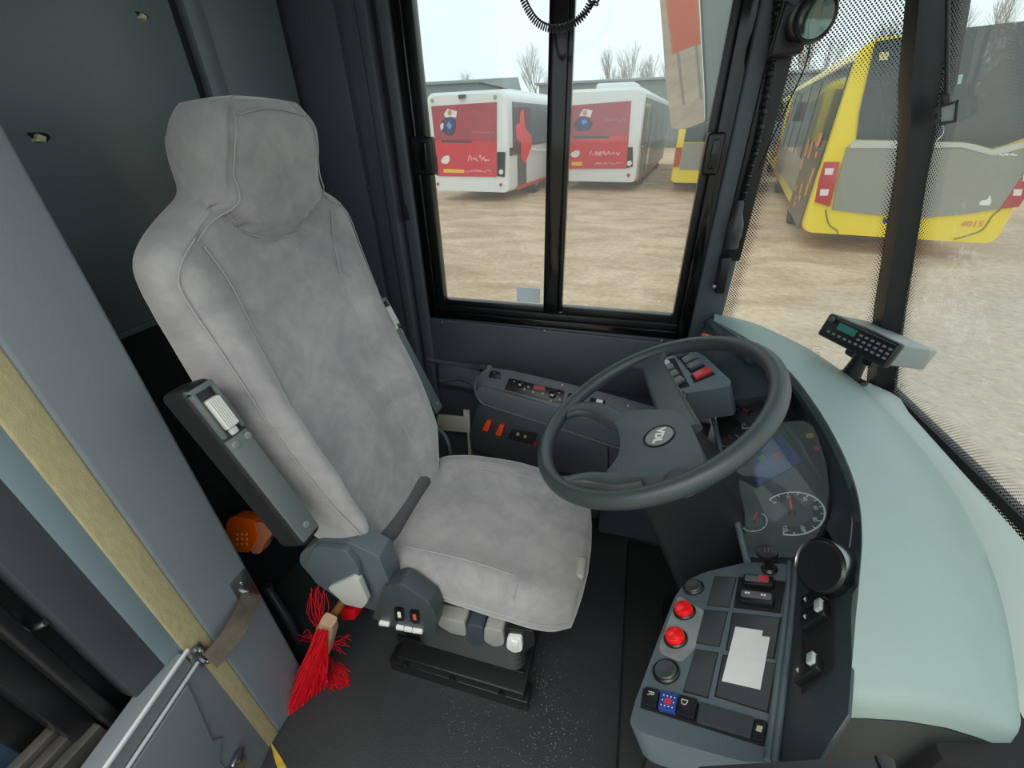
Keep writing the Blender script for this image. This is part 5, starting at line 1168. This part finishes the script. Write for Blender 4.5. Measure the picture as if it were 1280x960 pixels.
# --- yellow buses
def yellow(rl, wd_, label, height=2.55, length=12, detail=False):
    R_, p, rear, right, left_, side, rp_, wd, ld = bus(rl, wd_, 2.58, height, length, label, M_yel)
    side(-1, .25, length-.6, .95, height-.25, M_busgl, 'side_glass'); side(1, .25, length-.6, .95, height-.25, M_busgl, 'side_glass')
    side(-1, .5, length-.6, .30, .95, M_busg, 'side_panel'); side(1, .5, length-.6, .30, .95, M_busg, 'side_panel')
    b = MB(); b.box(Fr(p(.35, 1.2, height-.03), wd), (0, 1.9), (0, 7), (0, .14), .06, 3); b.build('roof_unit', M_busw, R_)
    if not detail:
        rp_(.22, 2.36, 1.15, height-.2, M_busgl, 'rear_window'); rp_(.22, 2.36, .38, 1.12, M_busg, 'rear_panel')
        rp_(.02, .2, .45, 1.0, M_tail, 'tail_lamp', .03); rp_(2.38, 2.56, .45, 1.0, M_tail, 'tail_lamp', .03)
    return R_, p, rear, right, left_, side, rp_, wd, ld
yellow((.92, 16.05), (.992, -.10), 'yellow bus half hidden behind the outside mirror and window frame')
yellow((4.95, 21.0), (.985, -.17), 'yellow bus parked beyond, its rear corner showing left of the large yellow bus')
R4, p, rear, right, left_, side, rp_, wd, ld = yellow((2.82, 8.80), (.985, -.17), 'large yellow and grey bus filling the right side of the windscreen view', 2.66, 10.9, True)
rw = sl(rear, [(1094, 52), (1180, 38), (1320, 22), (1335, 120), (1310, 180), (1280, 172), (1258, 180), (1238, 185), (1220, 180), (1203, 177), (1127, 175), (1070, 174), (1074, 140), (1083, 100)], .0, .03, M_busgl, 'rear_window', R4)
sl(rear, [(1062, 180), (1070, 175), (1127, 176), (1203, 178), (1220, 181), (1238, 187), (1260, 181), (1290, 174), (1290, 180), (1260, 190), (1238, 194), (1200, 184), (1127, 185), (1062, 185)], .0, .045, mat('silver_trim', '#c3c2ba', .35, .3), 'silver_trim', R4)
gp = sl(rear, [(1058, 184), (1127, 185), (1200, 185), (1238, 194), (1262, 190), (1300, 182), (1300, 200), (1266, 258), (1200, 268), (1174, 270), (1151, 272), (1090, 268), (1040, 262), (1047, 225)], .0, .035, M_busg, 'engine_cover', R4)
for pts, nm in (([(1030, 202), (1049, 202), (1045, 225), (1037, 258), (1018, 252), (1023, 225)], 'l'), ([(1290, 200), (1310, 200), (1272, 258), (1248, 261)], 'r')):
    tl = sl(rear, pts, .0, .05, M_tail, 'tail_lamp', R4, .01)
    xs = [q_[0] for q_ in pts]; 
    for cx_, cy_ in (((1036, 214), (1030, 240)) if nm == 'l' else ((1282, 222), (1270, 240))): sl(rear, [(cx_-5, cy_-4), (cx_+6, cy_-4), (cx_+4, cy_+4), (cx_-6, cy_+4)], .05, .055, mat('lamp_white', '#e8dcdc', .3), 'lamp_lens', tl)
sl(rear, [(1104, 272), (1110, 273), (1109, 279), (1103, 278)], .0, .012, M_blue, 'plate_badge', R4)
b = MB(); b.text('4015', rear.q(1215, 280, .008), rear.q(1227, 280)-rear.q(1203, 280), V((0, 0, 1)), .13, .004); b.build('fleet_number', mat('orange_number', '#e08a1e', .5), R4)
b = MB(); b.tube([rear.q(*s, .005) for s in ((1192, 299), (1210, 294), (1228, 287), (1240, 270), (1250, 262))], .012, 5, smooth=4); b.tube([rear.q(*s, .005) for s in ((1032, 262), (1036, 280), (1046, 288), (1047, 293))], .012, 5, smooth=4); b.build('panel_gap', mat('gap_dark', '#8a7a10', .7), R4)
sl(rear, [(1099, 66), (1111, 65), (1109, 75), (1098, 76)], .03, .034, mat('window_sticker', '#d8cf9a', .5), 'window_sticker', rw)
sl(rear, [(1190, 95), (1203, 93), (1200, 105), (1187, 107)], .03, .034, mat('mint_sticker', '#9fc4b8', .5), 'window_sticker', rw)
b = MB(); c = rear.q(1164, 167, .035)
for k in range(3): a = math.pi/2+k*2*math.pi/3; d = wd*math.cos(a)+V((0, 0, 1))*math.sin(a); b.tube([c, c+d*.12], [.016, .004], 6)
b.tube([c+(wd*math.cos(a)+V((0, 0, 1))*math.sin(a))*.125 for a in [2*math.pi*i/24 for i in range(24)]], .010, 6, closed=True); b.build('star_emblem', M_chrome, rw)
scrawl(rear, 1240, 1270, 193, 3, gp, 'model_lettering', M_white, 21, r=.010)
b = MB(); b.slab(rear, rrect([(1222, 254), (1226, 250), (1233, 249), (1236, 243), (1238, 250), (1236, 256), (1224, 256)], 1.5), .035, .040); b.build('bird_logo', M_white, gp)
sg = side(-1, .3, 2.6, .0, 1.25, mat('dark_side_panel', '#565046', .4), 'side_advert', .03)
b = MB(); rr = random.Random(5)
for i in range(16):
    l = .4+2.0*rr.random(); z = .15+1.2*rr.random(); h = .06+.2*rr.random(); q_ = [p(-.033, l, z), p(-.033, l+.22, z), p(-.033, l+.22, z+h), p(-.033, l, z+h)]; b.poly(q_, [x-wd*.004 for x in q_])
b.build('orange_print', M_orprint, sg)
side(-1, 9.6, 10.2, 1.5, 1.9, M_orange, 'destination_sign', .03)
b = MB(); c = p(-.35, 10.6, 1.9); b.box(Fr(c, wd), (-.14, .14), (-.08, .08), (-.28, .28), .05, 3); b.tube([c+V((0, 0, .2)), c+V((.1, 0, .5)), p(.1, 10.6, 2.5)], .03, 8); b.build('wing_mirror', M_gloss, R4)
for l in (3.2, 5.0, 7.0, 8.8): side(-1, l, l+.06, .95, 2.35, M_gloss, 'window_pillar', .03)
b = MB(); b.tube([p(-.03, .3, 2.42), p(-.03, 10.3, 2.42)], .025, 6); b.build('roof_gutter', M_busw, R4)

# --- sheds and bare trees behind the yard
def shed(x0, x1, y, z, dep, m, label):
    b = MB(); b.box(W0, (x0, x1), (y, y+dep), (GZ, z), .05); r = thing('shed', ((x0+x1)/2, y, GZ), label, 'building'); b.build('shed_wall', m, r)
    b = MB(); b.poly([V((x0-.3, y-.3, z)), V((x1+.3, y-.3, z)), V((x1+.3, y+dep+.3, z)), V((x0-.3, y+dep+.3, z))], [V((x0-.3, y-.3, z+.15)), V((x1+.3, y-.3, z+.15)), V((x1, y+dep, z+1.2)), V((x0, y+dep, z+1.2))]); b.build('shed_roof', mat('shed_roof', '#8d9a9c', .6), r)
    b = MB()
    for i in range(int((x1-x0)/4)): b.box(W0, (x0+4*i+.5, x0+4*i+3), (y-.06, y), (GZ, GZ+3.2), .03)
    b.build('shed_gate', mat('shed_gate', '#76858a', .6), r); return r
shed(-45, -13, 38, 4.2, 12, mat('shed_blue_grey', '#7d8d96', .6, var=.05, vs=.3), 'blue grey shed behind the first red bus')
shed(-10, 24, 46, 4.4, 14, mat('shed_green_grey', '#7c8682', .6, var=.05, vs=.3), 'long grey green shed behind the second red bus and the trees')
bark = mat('bare_bark', '#958f88', .9)
def tree_mesh(seed, h):
    rr = random.Random(seed); b = MB()
    def grow(p, d, L, r, k):
        q = p+d*L; m = p+d*L*.5+V((rr.uniform(-1, 1), rr.uniform(-1, 1), 0))*L*.05
        b.tube([p, m, q], [r, r*.62], 4 if k > 3 else 3)
        if k == 0: return
        for i in range(3):
            t = rr.uniform(.45, 1); s = p+(q-p)*t; a = rr.uniform(0, 6.28); sp = rr.uniform(.3, .62)
            nd = (d+V((math.cos(a)*sp, math.sin(a)*sp, rr.uniform(0, .25)))).normalized(); grow(s, nd, L*rr.uniform(.55, .8), r*.5, k-1)
        grow(q, (d+V((rr.uniform(-.15, .15), rr.uniform(-.15, .15), .1))).normalized(), L*.68, r*.6, k-1)
    grow(V((0, 0, GZ)), V((0, 0, 1)), h*.30, h*.010, 5)
    return b
protos = [tree_mesh(s, h).build('bare_tree', bark, origin=(0, 0, GZ)) for s, h in ((1, 10), (2, 9), (5, 11))]
rr = random.Random(11); spots = [(-11.5, 52, 2, 1.0), (-16.5, 54, 1, .85), (-20, 56, 0, .9), (-26, 58, 1, .85)]
spots += [(-6+1.9*i+rr.uniform(-.5, .5), 80+rr.uniform(-4, 4), i % 3, rr.uniform(1.15, 1.45)) for i in range(14)]
spots += [(19+3.4*i+rr.uniform(-1, 1), 76+rr.uniform(-4, 4), i % 3, rr.uniform(1.35, 1.75)) for i in range(10)]
for i, (x, y, k, s) in enumerate(spots):
    o = protos[k] if i in (0, 1, 2) else protos[k].copy()
    if i > 2: COL.objects.link(o)
    o.location = (x, y, GZ); o.rotation_euler = (0, 0, rr.uniform(0, 6)); o.scale = (s, s, s)
    grp = 'trees left of the mullion' if i < 4 else 'trees behind the grey green shed' if i < 18 else 'trees seen through the corner glass'
    tag(o, ['bare winter tree left of the window mullion', 'bare winter tree rising behind the grey green shed', 'bare winter tree seen through the dotted corner glass'][0 if i < 4 else 1 if i < 18 else 2], 'tree', grp)

# --- outside mirror
mir = thing('outside_mirror', at(860, 60, y=1.7)-V((0, 0, .4)), 'tall outside mirror hanging beyond the driver window', 'mirror')
MN = V((-.80, -.58, -.19)).normalized(); PMi = Pl(at(855, 60, y=1.72), MN)
ml = rrect([(821, -110), (825, 0), (829, 50), (833, 110), (840, 161), (860, 160), (881, 152), (880, 110), (877, 60), (874, 0), (870, -110)], 3, 4)
b = MB(); b.slab(PMi, ml, -.004, .001); mg = b.build('mirror_glass', mat('mirror_silver', '#c2c4c0', .03, 1), mir)
b = MB(); big = [(850+(x-850)*1.06, 60+(y-60)*1.012) for x, y in ml]; bot = [PMi.q(*q_) for q_ in big]; b.poly([x-MN*.006 for x in bot], [x-MN*.03 for x in bot], .004, 2)
cc = sum(bot, V((0, 0, 0)))/len(bot); b.rings([[x-MN*.03 for x in bot], [cc+(x-cc)*.97-MN*.10 for x in bot], [cc+(x-cc)*.8-MN*.15 for x in bot]]); b.build('mirror_housing', mat('mirror_housing', '#64716c', .4), mir)
b = MB(); b.tube([cc-MN*.12+V((0, 0, .2)), cc+V((.15, -.1, .45)), V((.36, 1.36, 2.1))], .02, 12, smooth=6); b.build('mirror_arm', M_black, mir)
bd = thing('site_board', (-9, 4.25, GZ), 'orange site board on two legs reflected in the outside mirror', 'sign')
b = MB(); b.box(W0, (-9.02, -8.98), (3.95, 4.5), (.30, 1.25), .01); b.build('board_panel', mat('board_orange', '#ff6a28', .5), bd)
for y in (4.05, 4.4): b = MB(); b.box(W0, (-9.05, -9.02), (y-.02, y+.02), (GZ, 1.2), .004); b.build('leg', M_steel, bd)
#LIGHT
w = bpy.data.worlds.new('overcast'); SC.world = w; w.use_nodes = True
N = w.node_tree.nodes; L = w.node_tree.links; bg = N['Background']
bg.inputs[0].default_value = lin('#e2f0f1'); bg.inputs[1].default_value = .85
def lamp(loc, rot, size, power, col='#fff6ea'):
    l = bpy.data.lights.new('added_cab_fill', 'AREA'); l.shape = 'RECTANGLE'; l.size, l.size_y = size; l.energy = power; l.color = lin(col)[:3]
    o = bpy.data.objects.new('added_cab_fill', l); COL.objects.link(o); o.location = loc; o.rotation_euler = rot; return o
lamp((-.2, -.5, 1.93), (math.radians(-28), 0, 0), (1.8, .5), 24)  # unseen fill light, added behind the camera to brighten the cab
SC.view_settings.view_transform = 'Standard'; SC.view_settings.look = 'None'; SC.view_settings.gamma = 1; SC.view_settings.use_curve_mapping = False; SC.view_settings.exposure = .7
